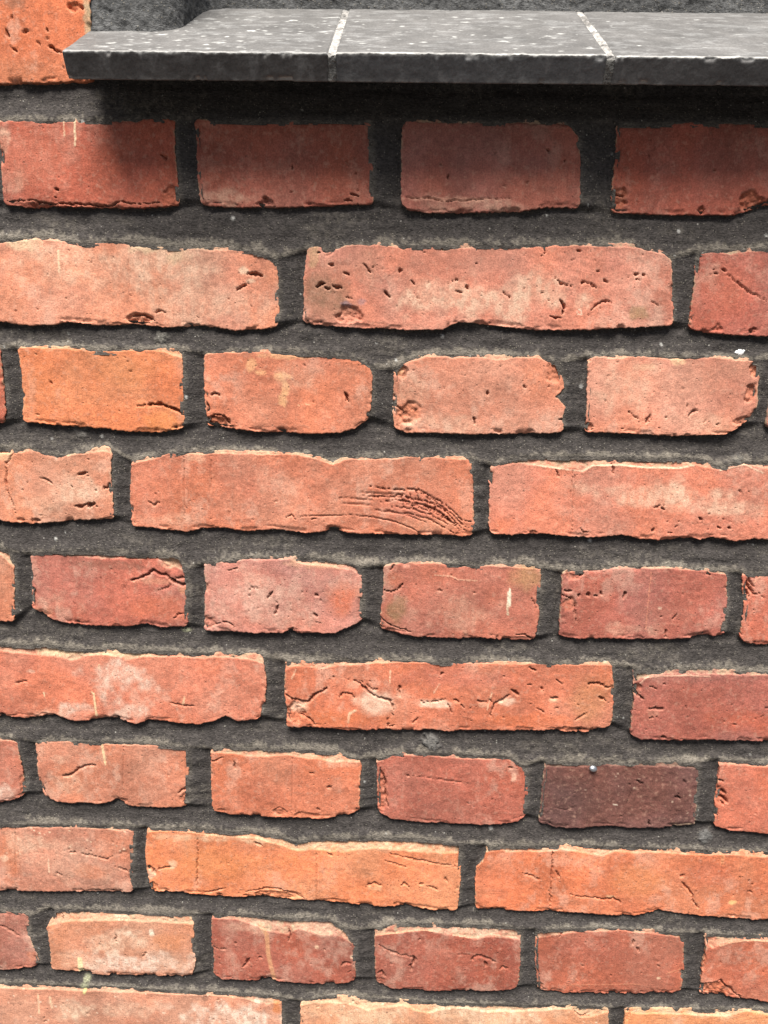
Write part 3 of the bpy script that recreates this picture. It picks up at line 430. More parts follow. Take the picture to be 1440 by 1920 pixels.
bk('8b', 8, (230, 134, 94), [(276, 1552), (300, 1552), (353, 1551), (480, 1560), (527, 1566), (553, 1577), (590, 1570), (697, 1569), (780, 1572), (867, 1579)],
   [(282, 1672), (333, 1672), (367, 1677), (400, 1680), (433, 1683), (480, 1683), (573, 1688), (630, 1692), (713, 1700), (763, 1700), (820, 1707), (857, 1707)],
   L=[(272, 1600), (275, 1630), (280, 1655)], R=[(865, 1603), (863, 1637), (860, 1680)], F=[(276, 1560), (330, 1558), (400, 1567), (440, 1570), (480, 1572), (520, 1584), (556, 1595), (600, 1594), (640, 1598), (700, 1590), (760, 1596), (800, 1600), (866, 1600)], ft=[
   ('c', 6.5, 3, [(278, 1627), (287, 1628)]), ('c', 4, 2, [(287, 1630), (290, 1638)]), ('c', 2.4, 1.3, [(290, 1632), (305, 1628), (320, 1626)]), ('k', 322, 1621, 9, 10, (246, 204, 176), .95), ('k', 283, 1641, 9, 11, (242, 188, 162), .85), ('c', 2, 1, [(371, 1570), (370, 1620), (369, 1672)]), ('c', 1.6, .6, [(594, 1600), (594, 1690)]), ('h', 520, 1679, 46, 9, 1.3, .4), ('c', 2.8, 1.6, [(460, 1673), (485, 1670), (500, 1667), (520, 1667), (545, 1675), (573, 1686)]),
   ('c', 2.6, 1.4, [(385, 1674), (405, 1670), (422, 1667)]), ('h', 610, 1690, 24, 6, 1.2, .4), ('c', 3.4, 1.9, [(690, 1661), (702, 1657), (712, 1661)]), ('k', 705, 1667, 14, 6, (245, 180, 140), .7), ('c', 3.2, 1.8, [(752, 1661), (760, 1657), (767, 1665)]), ('c', 3.6, 2, [(787, 1657), (796, 1659)]), ('c', 2.2, 1.2, [(800, 1662), (822, 1669)]), ('c', 3, 1.6, [(834, 1647), (838, 1654)]), ('c', 2.4, 1, [(730, 1600), (780, 1613), (830, 1621), (858, 1625)]), ('c', 2, .9, [(720, 1613), (765, 1627)]),
   ('p', 640, 1585, 180, 12, .7, (240, 185, 145)), ('p', 420, 1572, 120, 9, .7, (242, 190, 150)), ('t', 560, 1640, 280, 45, 24, 2.2, 1.), ('c', 3.5, 2, [(478, 1580), (490, 1586)]), ('c', 2.6, 1.4, [(615, 1600), (622, 1605)]), ('h', 287, 1664, 9, 9, 1.3, .4), ('k', 420, 1620, 130, 40, (234, 138, 82), .5), ('h', 750, 1697, 16, 5, 1.1, .4)])
bk('8c', 8, (224, 124, 88), [(911, 1586), (960, 1584), (1033, 1584), (1127, 1584), (1260, 1589), (1360, 1594), (1440, 1596), (1530, 1599)],
   [(892, 1703), (960, 1708), (1060, 1711), (1160, 1717), (1193, 1717), (1237, 1707), (1293, 1715), (1343, 1720), (1393, 1723), (1440, 1725), (1530, 1729)],
   L=[(913, 1597), (907, 1614), (893, 1628), (891, 1670)], F=[(912, 1600), (935, 1596), (960, 1597), (1030, 1597), (1050, 1592), (1130, 1604), (1152, 1597), (1240, 1598), (1300, 1603), (1360, 1602), (1440, 1607), (1530, 1610)], ft=[
   ('c', 2.8, 1.3, [(1036, 1587), (1035, 1640), (1032, 1700)]), ('c', 3, 1.7, [(1042, 1633), (1050, 1647)]), ('c', 2.4, 1.3, [(978, 1636), (990, 1641), (1000, 1643), (1013, 1651)]), ('c', 2.2, 1.1, [(1070, 1676), (1082, 1682), (1115, 1684)]), ('c', 3, 1.7, [(1112, 1683), (1130, 1687), (1150, 1684), (1165, 1694)]), ('k', 1145, 1681, 12, 3, (242, 185, 145), .7), ('c', 4.5, 2.2, [(1276, 1644), (1281, 1640)]), ('c', 2.8, 1.6, [(1278, 1655), (1290, 1667), (1298, 1677), (1300, 1690), (1310, 1703)]),
   ('k', 1374, 1692, 9, 6, (250, 190, 130), .9), ('t', 1400, 1670, 50, 40, 20, 2.6, 1.3), ('t', 1150, 1660, 240, 50, 18, 2.3, 1.), ('c', 1.3, .4, [(1013, 1600), (1012, 1700)]), ('c', 1.3, .4, [(1144, 1605), (1143, 1640)]), ('c', 1.6, .5, [(1354, 1608), (1351, 1680)]), ('k', 1354, 1612, 4, 12, (240, 165, 120), .6), ('k', 1200, 1650, 60, 45, (232, 140, 92), .6), ('k', 1330, 1640, 60, 40, (212, 112, 84), .5), ('p', 1040, 1592, 120, 6, .6, (240, 190, 160)), ('c', 2.6, 1.4, [(1398, 1672), (1403, 1670), (1408, 1673), (1410, 1677)])])
bk('9x', 9, (174, 104, 90), [(-210, 1698), (0, 1708), (43, 1711), (54, 1717)], [(-210, 1804), (0, 1819), (33, 1817), (69, 1812)], R=[(52, 1733), (53, 1753), (63, 1777), (72, 1800)], ft=[('c', 3.4, 1.7, [(0, 1737), (12, 1741), (25, 1749)]), ('c', 2.2, 1.1, [(22, 1747), (37, 1757)]), ('k', 60, 1793, 14, 14, (205, 118, 90), .7), ('t', 30, 1760, 40, 40, 8, 2.4, 1.)])
bk('9a', 9, (212, 140, 113), [(98, 1704), (150, 1704), (267, 1710), (363, 1713)], [(97, 1816), (140, 1820), (180, 1827), (267, 1829), (333, 1831), (359, 1831)],
   L=[(99, 1718), (88, 1740), (92, 1763), (96, 1785)], R=[(363, 1747), (365, 1780), (367, 1812)], F=[(92, 1735), (105, 1731), (130, 1727), (200, 1725), (300, 1728), (363, 1733)], ft=[
   ('p', 260, 1805, 110, 28, 1., (236, 195, 180)), ('p', 215, 1765, 70, 30, .7, (240, 195, 170)), ('p', 140, 1800, 40, 24, .5), ('k', 284, 1750, 6, 10, (246, 222, 205), .95), ('k', 240, 1750, 8, 7, (244, 210, 190), .8), ('k', 225, 1721, 16, 6, (244, 215, 190), .8), ('d', 10, [(150, 1798), (152, 1822)], (242, 224, 178)), ('k', 320, 1765, 40, 26, (214, 132, 88), .6), ('t', 230, 1780, 130, 40, 22, 2.4, 1.), ('c', 2.5, 1.3, [(217, 1752), (218, 1765)]), ('c', 2.5, 1.3, [(268, 1795), (276, 1785)]), ('c', 2, 1, [(113, 1710), (119, 1724)])])
bk('9b', 9, (176, 94, 78), [(398, 1714), (480, 1714), (507, 1720), (547, 1720), (620, 1720), (628, 1731), (645, 1740)], [(400, 1826), (417, 1837), (480, 1840), (507, 1835), (523, 1842), (597, 1845), (647, 1844), (666, 1839)],
   L=[(396, 1740), (397, 1772), (402, 1798)], R=[(655, 1756), (667, 1764), (665, 1793)], F=[(397, 1722), (440, 1724), (470, 1732), (500, 1745), (540, 1752), (560, 1740), (600, 1752), (630, 1752), (666, 1772)], ft=[
   ('d', 9, [(488, 1735), (500, 1752), (503, 1790), (508, 1812), (514, 1836)], (214, 148, 112)), ('p', 600, 1740, 60, 20, .5), ('p', 480, 1735, 50, 18, .5), ('c', 2.8, 1.6, [(541, 1738), (545, 1755), (541, 1765)]), ('c', 3.6, 2, [(640, 1810), (648, 1805), (663, 1808)]), ('c', 3, 1.6, [(399, 1775), (412, 1779), (426, 1779)]), ('c', 3.8, 2, [(486, 1794), (490, 1799)]), ('c', 4.5, 2.2, [(456, 1814), (463, 1805), (468, 1798)]), ('c', 4, 2, [(440, 1768), (442, 1770)]), ('t', 540, 1795, 130, 40, 22, 2.5, 1.2), ('k', 594, 1775, 4, 4, (235, 190, 160), .9), ('k', 660, 1794, 5, 5, (240, 205, 180), .8), ('h', 652, 1748, 10, 12, 1.2, .2)])
bk('9c', 9, (172, 90, 74), [(703, 1743), (720, 1734), (780, 1730), (880, 1733), (960, 1736), (972, 1740)], [(706, 1842), (733, 1853), (813, 1857), (880, 1855), (913, 1857), (955, 1855), (968, 1851)],
   L=[(703, 1790)], R=[(977, 1757), (975, 1797), (973, 1835)], F=[(703, 1754), (735, 1750), (775, 1745), (800, 1743), (825, 1749), (860, 1754), (890, 1760), (920, 1756), (977, 1762)], ft=[
   ('c', 2.6, 1.4, [(710, 1770), (725, 1780), (745, 1787), (765, 1792), (778, 1795)]), ('c', 5, 3, [(774, 1793), (779, 1798), (775, 1806)]), ('c', 4, 2.4, [(774, 1806), (770, 1812), (772, 1819)]), ('c', 3.4, 2, [(885, 1799), (888, 1792), (900, 1791), (920, 1798), (933, 1805)]), ('c', 4, 2.2, [(911, 1800), (910, 1813)]), ('c', 4, 2.2, [(938, 1817), (943, 1812), (953, 1815)]), ('c', 3.4, 1.9, [(708, 1824), (717, 1820), (721, 1830)]), ('c', 1.6, .7, [(848, 1788), (882, 1789)]), ('t', 840, 1800, 130, 45, 18, 2.4, 1.1), ('d', 2.4, [(705, 1752), (740, 1749), (790, 1743), (810, 1745)], (228, 160, 130)), ('d', 2.4, [(850, 1753), (890, 1759), (920, 1752), (970, 1760)], (226, 165, 140)), ('p', 880, 1745, 90, 10, .6), ('k', 870, 1800, 80, 30, (172, 95, 80), .5), ('h', 712, 1840, 12, 10, 1.2, .3)])
bk('9d', 9, (184, 100, 80), [(1005, 1743), (1060, 1740), (1160, 1740), (1277, 1746)], [(1009, 1857), (1060, 1863), (1160, 1864), (1260, 1863), (1277, 1859)], L=[(1004, 1800)], R=[(1282, 1763), (1282, 1813)], F=[(1005, 1762), (1040, 1755), (1090, 1748), (1160, 1746), (1220, 1750), (1281, 1758)], ft=[
   ('c', 3.4, 1.8, [(1188, 1762), (1185, 1772)]), ('c', 3.4, 1.8, [(1194, 1777), (1199, 1784)]), ('c', 3, 1.7, [(1055, 1744), (1050, 1758)]), ('c', 2.6, 1.3, [(1145, 1832), (1148, 1830)]), ('t', 1150, 1805, 120, 45, 24, 2.4, 1.1), ('d', 1.8, [(1075, 1832), (1087, 1842)], (215, 140, 115)), ('d', 1.8, [(1250, 1825), (1275, 1818)], (215, 140, 110)), ('k', 1150, 1790, 80, 30, (184, 98, 80), .4), ('k', 1235, 1834, 4, 3, (235, 190, 160), .9), ('d', 1.6, [(1060, 1848), (1200, 1846)], (208, 128, 100)), ('h', 1012, 1850, 9, 8, 1.2, .4)])
bk('9e', 9, (196, 106, 82), [(1323, 1751), (1440, 1753), (1625, 1757)], [(1313, 1865), (1340, 1867), (1387, 1871), (1420, 1874), (1440, 1880), (1625, 1886)], L=[(1322, 1790), (1317, 1810), (1315, 1840)], F=[(1323, 1768), (1335, 1777), (1350, 1772), (1370, 1765), (1395, 1762), (1440, 1764), (1625, 1770)], ft=[
   ('h', 1340, 1853, 30, 16, 2.2, .9), ('c', 3, 1.7, [(1335, 1843), (1352, 1838), (1362, 1850), (1378, 1862), (1390, 1871)]), ('d', 3, [(1350, 1773), (1372, 1766), (1400, 1762), (1440, 1764)], (225, 160, 130)), ('h', 1332, 1765, 9, 12, 1., .3), ('t', 1400, 1810, 60, 40, 10, 2.4, 1.), ('h', 1320, 1800, 5, 22, 1.2, .4)])
bk('10a', 10, (212, 137, 112), [(-72, 1838), (0, 1843), (167, 1848), (333, 1856), (480, 1862), (513, 1868), (527, 1869)], [(-66, 1938), (200, 1950), (526, 1966)], R=[(528, 1887), (528, 1920)], F=[(-72, 1850), (0, 1853), (167, 1858), (300, 1864), (420, 1868), (470, 1876), (500, 1884), (528, 1880)], ft=[
   ('p', 440, 1905, 100, 36, 1., (240, 205, 190)), ('p', 140, 1895, 50, 26, .8, (240, 195, 168)), ('p', 250, 1890, 60, 20, .5), ('k', 519, 1888, 10, 18, (226, 132, 78), .9), ('d', 4, [(71, 1865), (73, 1900)], (240, 190, 160)), ('d', 5, [(93, 1870), (97, 1890)], (240, 190, 160)), ('k', 385, 1872, 8, 6, (130, 90, 75), .7), ('k', 410, 1880, 6, 6, (170, 110, 90), .7), ('d', 6, [(160, 1850), (158, 1862)], (236, 214, 150)), ('t', 300, 1900, 220, 40, 30, 2.5, 1.), ('s', 250, 1895, 240, 40, 40, (244, 205, 185))])
bk('10b', 10, (222, 151, 118), [(564, 1879), (585, 1872), (613, 1866), (680, 1870), (747, 1874), (813, 1879), (960, 1881), (1060, 1884), (1140, 1888)], [(563, 1966), (800, 1980), (1139, 1990)], L=[(563, 1920)], R=[(1141, 1930)], F=[(564, 1884), (590, 1880), (640, 1880), (665, 1884), (690, 1892), (720, 1888), (750, 1884), (770, 1890), (800, 1898), (830, 1893), (870, 1890), (910, 1898), (960, 1896), (1070, 1892), (1085, 1904), (1110, 1905), (1140, 1898)], ft=[
   ('p', 700, 1905, 120, 30, .7, (240, 195, 160)), ('p', 930, 1905, 150, 30, .8, (240, 195, 165)), ('k', 910, 1885, 14, 8, (225, 140, 95), .6), ('c', 3, 1.4, [(1075, 1893), (1085, 1904), (1105, 1905)]), ('t', 850, 1905, 270, 30, 22, 2.5, 1.), ('s', 850, 1905, 270, 30, 40, (246, 210, 185)), ('k', 1050, 1912, 35, 20, (226, 142, 100), .5)])
bk('10c', 10, (226, 146, 104), [(1174, 1890), (1300, 1891), (1440, 1894), (1760, 1902)], [(1168, 1988), (1440, 1998), (1760, 2006)], L=[(1170, 1930)], F=[(1174, 1898), (1300, 1902), (1360, 1905), (1400, 1896), (1440, 1903), (1760, 1910)], ft=[('p', 1330, 1902, 60, 10, .7, (242, 195, 160)), ('t', 1350, 1910, 120, 20, 10, 2.5, 1.), ('h', 1176, 1900, 8, 14, 1.2, .4)])

# ------------------------------------------------------------------ brick builder
wall = empty('brick_wall', (0, 0.05, 0))
wall['label'] = 'weathered red brick wall with recessed dark sandy mortar joints'
wall['category'] = 'wall'
wall['kind'] = 'thing'
SAND = alb((205, 190, 160))
OUT = []                     # boundary polygons for the mortar bed
def view_x(z):
    """x range of the wall in view at height z (mm), with a margin"""
    a = np.interp(-z, [-30, 640], [-222, -268]); b = np.interp(-z, [-30, 640], [208, 288]); return a, b
def build_brick(key, T, B, Lm, Rm, Fl, col, feats, step=0.5, seed=1, rough=1.0, label=None):
    """all outlines in wall millimetres"""
    T = np.asarray(T); B = np.asarray(B)
    L = np.vstack([T[:1]] + ([Lm] if len(Lm) else []) + [B[:1]])
    Rr = np.vstack([T[-1:]] + ([Rm] if len(Rm) else []) + [B[-1:]])
    wid = np.ptp(np.vstack([T, B])[:, 0]); hei = np.ptp(np.vstack([T, B])[:, 1])
    nu = max(12, int(wid / step) + 1); nv = max(8, int(hei / step) + 1)
    v = np.linspace(0, 1, nv)
    xa, xb = min(T[0, 0], B[0, 0]), max(T[-1, 0], B[-1, 0])
    zc = (T[0, 1] + B[0, 1]) / 2
    xl, xr = view_x(zc)
    us = [0.0]; x = xa
    while x < xb:
        e = min(x - xa, xb - x)
        x += (step * (0.6 + 0.4 * min(1, e / 4)) if xl < x < xr else 2.4); us.append(min(1.0, (x - xa) / (xb - xa)))
    if us[-1] < 1: us.append(1.0)
    u = np.array(us); nu = len(u)
    v = v - 0.35 * np.sin(2 * np.pi * v) / (2 * np.pi)
    def curve(P, n, k, amp):
        c = resample(P, n)
        s = n * (wid if k < 2 else hei)
        win = np.minimum(1, np.minimum(n, 1 - n) * (wid if k < 2 else hei) / 2.5)
        d = amp * win * (0.42 * fbm(s, s * 0 + seed * 7.3 + k * 3.1, 8, 3, seed) + 0.6 * fbm(s, s * 0 + seed * 3.3 + k * 5.7, 1.5, 2, seed + 9))
        if k < 2: c[:, 1] += d
        else: c[:, 0] += d
        # round the corners
        e = np.minimum(n, 1 - n) * (wid if k < 2 else hei)
        q = 1.0 * np.clip(1 - e / 2.0, 0, 1) ** 2
        if k == 0: c[:, 1] -= q
        elif k == 1: c[:, 1] += q
        elif k == 2: c[:, 0] += q
        else: c[:, 0] -= q
        return c
    ct = curve(T, u, 0, 0.6); cb = curve(B, u, 1, 0.6); cl = curve(L, v, 2, 0.65); cr = curve(Rr, v, 3, 0.65)
    # common corners
    for a, b in ((ct[0], cl[0]), (ct[-1], cr[0]), (cb[0], cl[-1]), (cb[-1], cr[-1])):
        m = (a + b) / 2; a[:] = m; b[:] = m
    U, Vv = np.meshgrid(u, v)
    P = ((1 - Vv)[..., None] * ct[None] + Vv[..., None] * cb[None] + (1 - U)[..., None] * cl[:, None] + U[..., None] * cr[:, None]
         - ((1 - U) * (1 - Vv))[..., None] * ct[0] - (U * (1 - Vv))[..., None] * ct[-1] - ((1 - U) * Vv)[..., None] * cb[0] - (U * Vv)[..., None] * cb[-1])
    X = P[..., 0]; Z = P[..., 1]
    hgt = (ct[:, 1] - cb[:, 1])[None, :]; wdt = (cr[:, 0] - cl[:, 0])[:, None]
    dT = Vv * hgt; dB = (1 - Vv) * hgt; dL = U * wdt; dR = (1 - U) * wdt
    rs = np.random.default_rng(seed * 13 + 5)
    # flat face with a slight lean, warp and grain
    h = (rs.random() - .5) * 1.0 + (rs.random() - .5) * 0.9 * (U - .5) + (rs.random() - .5) * 0.9 * (Vv - .5)
    h = h + 0.45 * fbm(X, Z, 45, 2, seed) * rough + 0.20 * fbm(X, Z, 9, 3, seed + 3) * rough + 0.095 * fbm(X, Z, 2.2, 3, seed + 4, .6) * rough
    # colour
    base = alb(col)
    C = np.ones(X.shape + (3,)) * base
    hueA = np.array([1.03, .97, .90]); hueB = np.array([.96, 1.10, 1.16])
    n1 = fbm(X, Z, 28, 3, seed + 20)[..., None]
    C = C * (1 + 0.20 * fbm(X, Z, 22, 4, seed + 21)[..., None])
    dusk = sst(0.1, 0.9, fbm(X, Z * 1.4, 38, 4, seed + 24, .6)) * 0.55
    C = C * (1 - dusk[..., None] * (1 - np.array([.80, .76, .80])))
    C = np.where(n1 > 0, C * (1 + (hueA - 1) * np.minimum(n1 * 1.4, 1)), C * (1 + (hueB - 1) * np.minimum(-n1 * 1.4, 1)))
    C = C * (1 + 0.17 * fbm(X, Z, 3, 4, seed + 22, .65)[..., None])
    def blend(mask, colr):
        nonlocal C
        C = C * (1 - mask[..., None]) + np.asarray(colr) * mask[..., None]
    # streaky lime bloom over every face
    bl = sst(-0.05, 0.7, fbm(X, Z * 0.7, 10, 5, seed + 30, 0.72)) * sst(-.6, .6, fbm(X, Z, 45, 2, seed + 31)) * (0.22 if key[0] == '1' and len(key) == 2 else 0.45)
    if base[0] > 0.14: blend(bl, base * 0.40 + alb((238, 200, 184)) * 0.60)
    # upper worn ledge
    if Fl is not None:
        Fs = Fl[np.argsort(Fl[:, 0])]
        zf = np.interp(X, Fs[:, 0], Fs[:, 1]) + 0.45 * fbm(X, X * 0 + seed, 5, 3, seed + 40)
    else:
        zf = np.interp(X, ct[:, 0], ct[:, 1]) - 1.3 - 0.9 * fbm(X, X * 0 + seed, 14, 3, seed + 40)
    up = Z - zf
    led = sst(-0.25, 0.45, up)
    thick = np.maximum(np.interp(X, ct[:, 0], ct[:, 1]) - zf, 0.2)
    h = h - led * (0.55 + np.clip(up, 0, None) * 0.20 + 0.45 * fbm(X, Z, 3.2, 4, seed + 41, .62))
    pn = sst(-0.5, 0.5, fbm(X, Z, 6, 3, seed + 42))
    dk = base[0] < 0.14
    blend(led * (0.22 + 0.55 * pn) * (0.22 if dk else 1), base * 0.45 + alb((232, 194, 166)) * 0.55)
    blend(led * sst(-0.1, 0.6, fbm(X, Z, 2.6, 4, seed + 43, .65)) * 0.6 * (0.3 if dk else 1), SAND * .72)
    grime = sst(0.0, 0.6, fbm(X, Z * 1.8, 9, 4, seed + 44, .6)) * np.exp(-((up + .4) / 0.8) ** 2)
    blend(grime * .55, base * np.array([.42, .44, .46]))
    # rounded, chipped rims
    def rim(d, r, s):
        nonlocal h
        rr = r * (0.75 + 0.5 * (0.5 + 0.5 * fbm(X, Z, 8, 2, seed + s)))
        t = 1 - np.clip(d / rr, 0, 1)
        h = h - rr * (1 - np.sqrt(np.clip(1 - t * t, 0, 1)))
        ch = sst(0.38, 0.75, fbm(X, Z, 9, 3, seed + s + 1)) * np.exp(-(d / 2.2) ** 2)
        h = h - 1.7 * ch
        fr = ch * 0.8
        if not dk: blend(fr * 0.7, np.clip(base * np.array([1.05, 1.0, .92]), 0, 1))
    rim(dT, 0.9, 50); rim(dB, 1.0, 60); rim(dL, 0.8, 70); rim(dR, 0.8, 80)
    # sand grains sticking to the sides and the top rim
    edge = np.minimum(np.minimum(dL, dR), dT)
    sg = sst(0.05, 0.5, fbm(X, Z, 1.7, 2, seed + 90)) * np.exp(-(edge / 0.9) ** 2)
    blend(sg * 0.55, SAND * 0.9)
    # frayed lower rim: thin layers broken off
    fray = sst(0.15, 0.55, fbm(X, Z * 2.2, 10, 3, seed + 95)) * sst(4.0, 1.2, dB)
    h = h - 0.8 * fray
    # own marks ------------------------------------------------------
    for f in feats:
        k = f[0]
        if k in 'cd':
            pts = f[3] if k == 'c' else f[2]
            lo = pts.min(0) - 6; hi = pts.max(0) + 6
            m = (X > lo[0]) & (X < hi[0]) & (Z > lo[1]) & (Z < hi[1])
            if not m.any(): continue
            x, z = X[m], Z[m]
            if k == 'c':
                ja = 1.0 if f[2] > .9 else .25
                d, par = seg_dist(x + ja * .6 * fbm(x, z, 2.4, 3, seed + 100, .65), z + ja * .6 * fbm(x, z, 2.4, 3, seed + 101, .65), pts)
                wd = f[1] * (0.25 + 0.85 * np.sin(np.pi * np.clip(par, 0.02, 0.98)) ** .7 + ja * 0.55 * fbm(x, z, 1.9, 2, seed + 102))
                g = np.clip(1 - (d / np.maximum(wd, .12)) ** 2, 0, 1) ** 0.55
                hh = h[m]; hh = hh - 1.35 * f[2] * g ; h[m] = hh
                cm = C[m]; g2 = g[:, None] * 0.45; C[m] = cm * (1 - g2) + base * np.array([.72, .62, .58]) * g2
                g3 = (np.exp(-((d - wd * 1.5) / .6) ** 2) * (z < z.mean()))[:, None] * 0.22 * min(1, f[2] / 2)
                if not dk: C[m] = C[m] * (1 - g3) + (base * .5 + alb((242, 196, 170)) * .5) * g3
            else:
                d, par = seg_dist(x, z, pts)
                g = sst(f[1] * 0.65, f[1] * 0.35, d + 0.15 * fbm(x, z, 1.2, 2, seed + 110)) * (0.75 + 0.25 * np.clip(fbm(x, z, 1.5, 2, seed + 111) + .6, 0, 1))
                C[m] = C[m] * (1 - g[:, None]) + alb(f[3]) * g[:, None]
                h[m] = h[m] + 0.12 * g
        elif k == 'h':
            cx, cz, rx, rz, dep, fr = f[1:7]
            q = np.hypot((X - cx) / rx, (Z - cz) / rz) + 0.38 * fbm(X, Z, max(rx, rz) * .7, 3, seed + 120)
            g = sst(1.0, 0.72, q)
            h = h - g * dep * (0.75 + 0.5 * fbm(X, Z, 2.6, 3, seed + 121))
            if fr > 0 and not dk: blend(g * fr * .75, alb((208, 116, 78)) * .6 + base * .4)
        elif k == 'p':
            cx, cz, rx, rz, st = f[1:6]; cc = f[6] if len(f) > 6 else (236, 184, 158)
            q = np.hypot((X - cx) / rx, (Z - cz) / rz) + 0.55 * fbm(X, Z, 9, 3, seed + 130)
            g = sst(1.15, 0.35, q) * (0.45 + 0.55 * sst(-0.35, 0.45, fbm(X, Z * .6, 2.6, 4, seed + 131, .65))) * st
            blend(np.clip(g, 0, 1) * 0.92, alb(cc) * .8 + alb((246, 222, 210)) * .2)
        elif k == 'k':
            cx, cz, rx, rz, cc, st = f[1:7]
            q = np.hypot((X - cx) / rx, (Z - cz) / rz) + 0.32 * fbm(X, Z, max(2.5, min(rx, rz)), 3, seed + 140 + int(abs(cx)) % 50)
            sharp = 0.55 if min(rx, rz) < 6 else 0.3
            g = sst(1.12, sharp, q) * st
            g = g * (0.8 + 0.2 * np.clip(fbm(X, Z, 2, 2, seed + 141) + .5, 0, 1))
            blend(np.clip(g, 0, 1), alb(cc))
        elif k in 'ts':
            cx, cz, rx, rz, n = f[1:6]
            if k == 't': n = int(n * .4)
            for i in range(n):
                px = cx + rx * (rs.random() * 2 - 1); pz = cz + rz * (rs.random() * 2 - 1)
                if k == 't':
                    sz = f[6] * (0.4 + 0.75 * rs.random() ** 2); dep = f[7] * (0.5 + 0.7 * rs.random())
                    el = 1 + 2.2 * rs.random(); an = rs.normal() * 0.5
                else:
                    sz = 0.45 + 0.5 * rs.random(); el = 1.2; an = 0
                m = (np.abs(X - px) < sz * 4) & (np.abs(Z - pz) < sz * 4)
                if not m.any(): continue
                x = X[m] - px; z = Z[m] - pz
                a = (x * math.cos(an) + z * math.sin(an)) / el; b = -x * math.sin(an) + z * math.cos(an)
                q = np.hypot(a, b) / sz + 0.5 * fbm(X[m], Z[m], sz * 1.3, 2, seed + 150)
                g = np.clip(1 - q * q, 0, 1)
                if k == 't':
                    h[m] = h[m] - 1.3 * dep * g ** .6
                    if rs.random() < .4 and not dk:
                        g2 = np.clip(1 - (np.hypot(a, b + sz * 1.2) / (sz * 1.3)) ** 2, 0, 1)[:, None] * .4
                        C[m] = C[m] * (1 - g2) + (base * .4 + alb((244, 200, 176)) * .6) * g2
                else:
                    C[m] = C[m] * (1 - g[:, None]) + alb(f[6]) * g[:, None]
    # mesh: face grid + rim going back into the mortar
    V = np.stack([X.ravel() / 1000, -h.ravel() / 1000, Z.ravel() / 1000 + Z0], 1)
    Cf = C.reshape(-1, 3)
    idx = np.arange(nu * nv).reshape(nv, nu)
    loop = np.concatenate([idx[0, :-1], idx[:-1, -1], idx[-1, :0:-1], idx[:0:-1, 0]])     # clockwise seen from the front
    faces = [grid_faces(nu, nv)]
    n = len(loop); prev = loop; base_i = len(V)
    VV = [V]; CC = [Cf]
    ctr = V[loop].mean(0)
    for dep, ins in ((1.2, -0.10), (3.2, 0.0), (7.0, 0.15), (40.0, 0.5)):
        P2 = V[loop].copy()
        P2[:, 1] = P2[:, 1] + dep / 1000
        dirv = P2[:, [0, 2]] - ctr[[0, 2]]; dirv /= np.linalg.norm(dirv, axis=1, keepdims=True)
        jit = 0.12 * fbm(P2[:, 0] * 1000, P2[:, 2] * 1000 + dep * 5, 1.6, 2, seed + 160)
        P2[:, [0, 2]] -= dirv * ((ins + jit) / 1000)[:, None] if isinstance(jit, np.ndarray) else 0
        cur = base_i + np.arange(n); base_i += n
        pn_, cn_ = np.roll(prev, -1), np.roll(cur, -1)
        faces.append(np.stack([prev, pn_, cn_, cur], 1))
        VV.append(P2); CC.append(Cf[loop] * 0.95); prev = cur
    # back cap
    VV.append(np.array([[ctr[0], V[loop][:, 1].mean() + 0.04, ctr[2]]])); CC.append(Cf[:1])
    faces.append(np.stack([prev, np.roll(prev, -1), np.full(n, base_i)], 1))
    V = np.vstack(VV); Cc = np.vstack(CC)
    o = mesh_obj('brick', V, faces, M_BRICK, wall, Cc)
    if label: o['label'] = label
    OUT.append(np.stack([X.ravel()[loop], Z.ravel()[loop]], 1)[::3])
    return o

LABELS = {'3a': 'orange brick with a curved crack at its right end', '7d': 'dark purple brown brick with pale specks',
          '8b': 'bright orange long brick with worn pale top edge', '4b': 'long brick with a wrinkled patch like wood grain',
          '2b': 'pale pitted long brick with brown left end', '6b': 'long brick with deep branching cracks',
          '0a': 'orange brick with black pits beside the sill'}
def conv(f, key):
    """pixel marks -> wall millimetres"""
    k = f[0]
    if k == 'c': 
        pts = WP(f[3]); s = mmpp(f[3][0]); return ('c', max(f[1] * s * 0.52, 0.38), f[2], pts)
    if k == 'd':
        pts = WP(f[2]); s = mmpp(f[2][0]); return ('d', f[1] * s * 0.9, pts, f[3])
    s = mmpp((f[1], f[2])); c = wall_xz(f[1], f[2])
    if k == 't': return ('t', c[0], c[1], f[3] * s, f[4] * s, f[5], f[6] * s * 0.5, f[7])
    return (k, c[0], c[1], f[3] * s, f[4] * s) + tuple(f[5:])
def mmpp(p):
    a = wall_xz(p[0] - 5, p[1]); b = wall_xz(p[0] + 5, p[1]); return np.hypot(*(b - a)) / 10
COURSE = {}
for i, (key, b) in enumerate(BR.items()):
    T, B = WP(b['T']), WP(b['B'])
    Lm = WP(b['L']) if len(b['L']) else []; Rm = WP(b['R']) if len(b['R']) else []
    Fl = WP(b['F']) if b['F'] is not None else None
    build_brick(key, T, B, Lm, Rm, Fl, b['col'], [conv(f, key) for f in b['ft']], 0.59, i + 1, b.get('rough', 1.0), LABELS.get(key))
    COURSE.setdefault(b['course'], []).append((T, B))

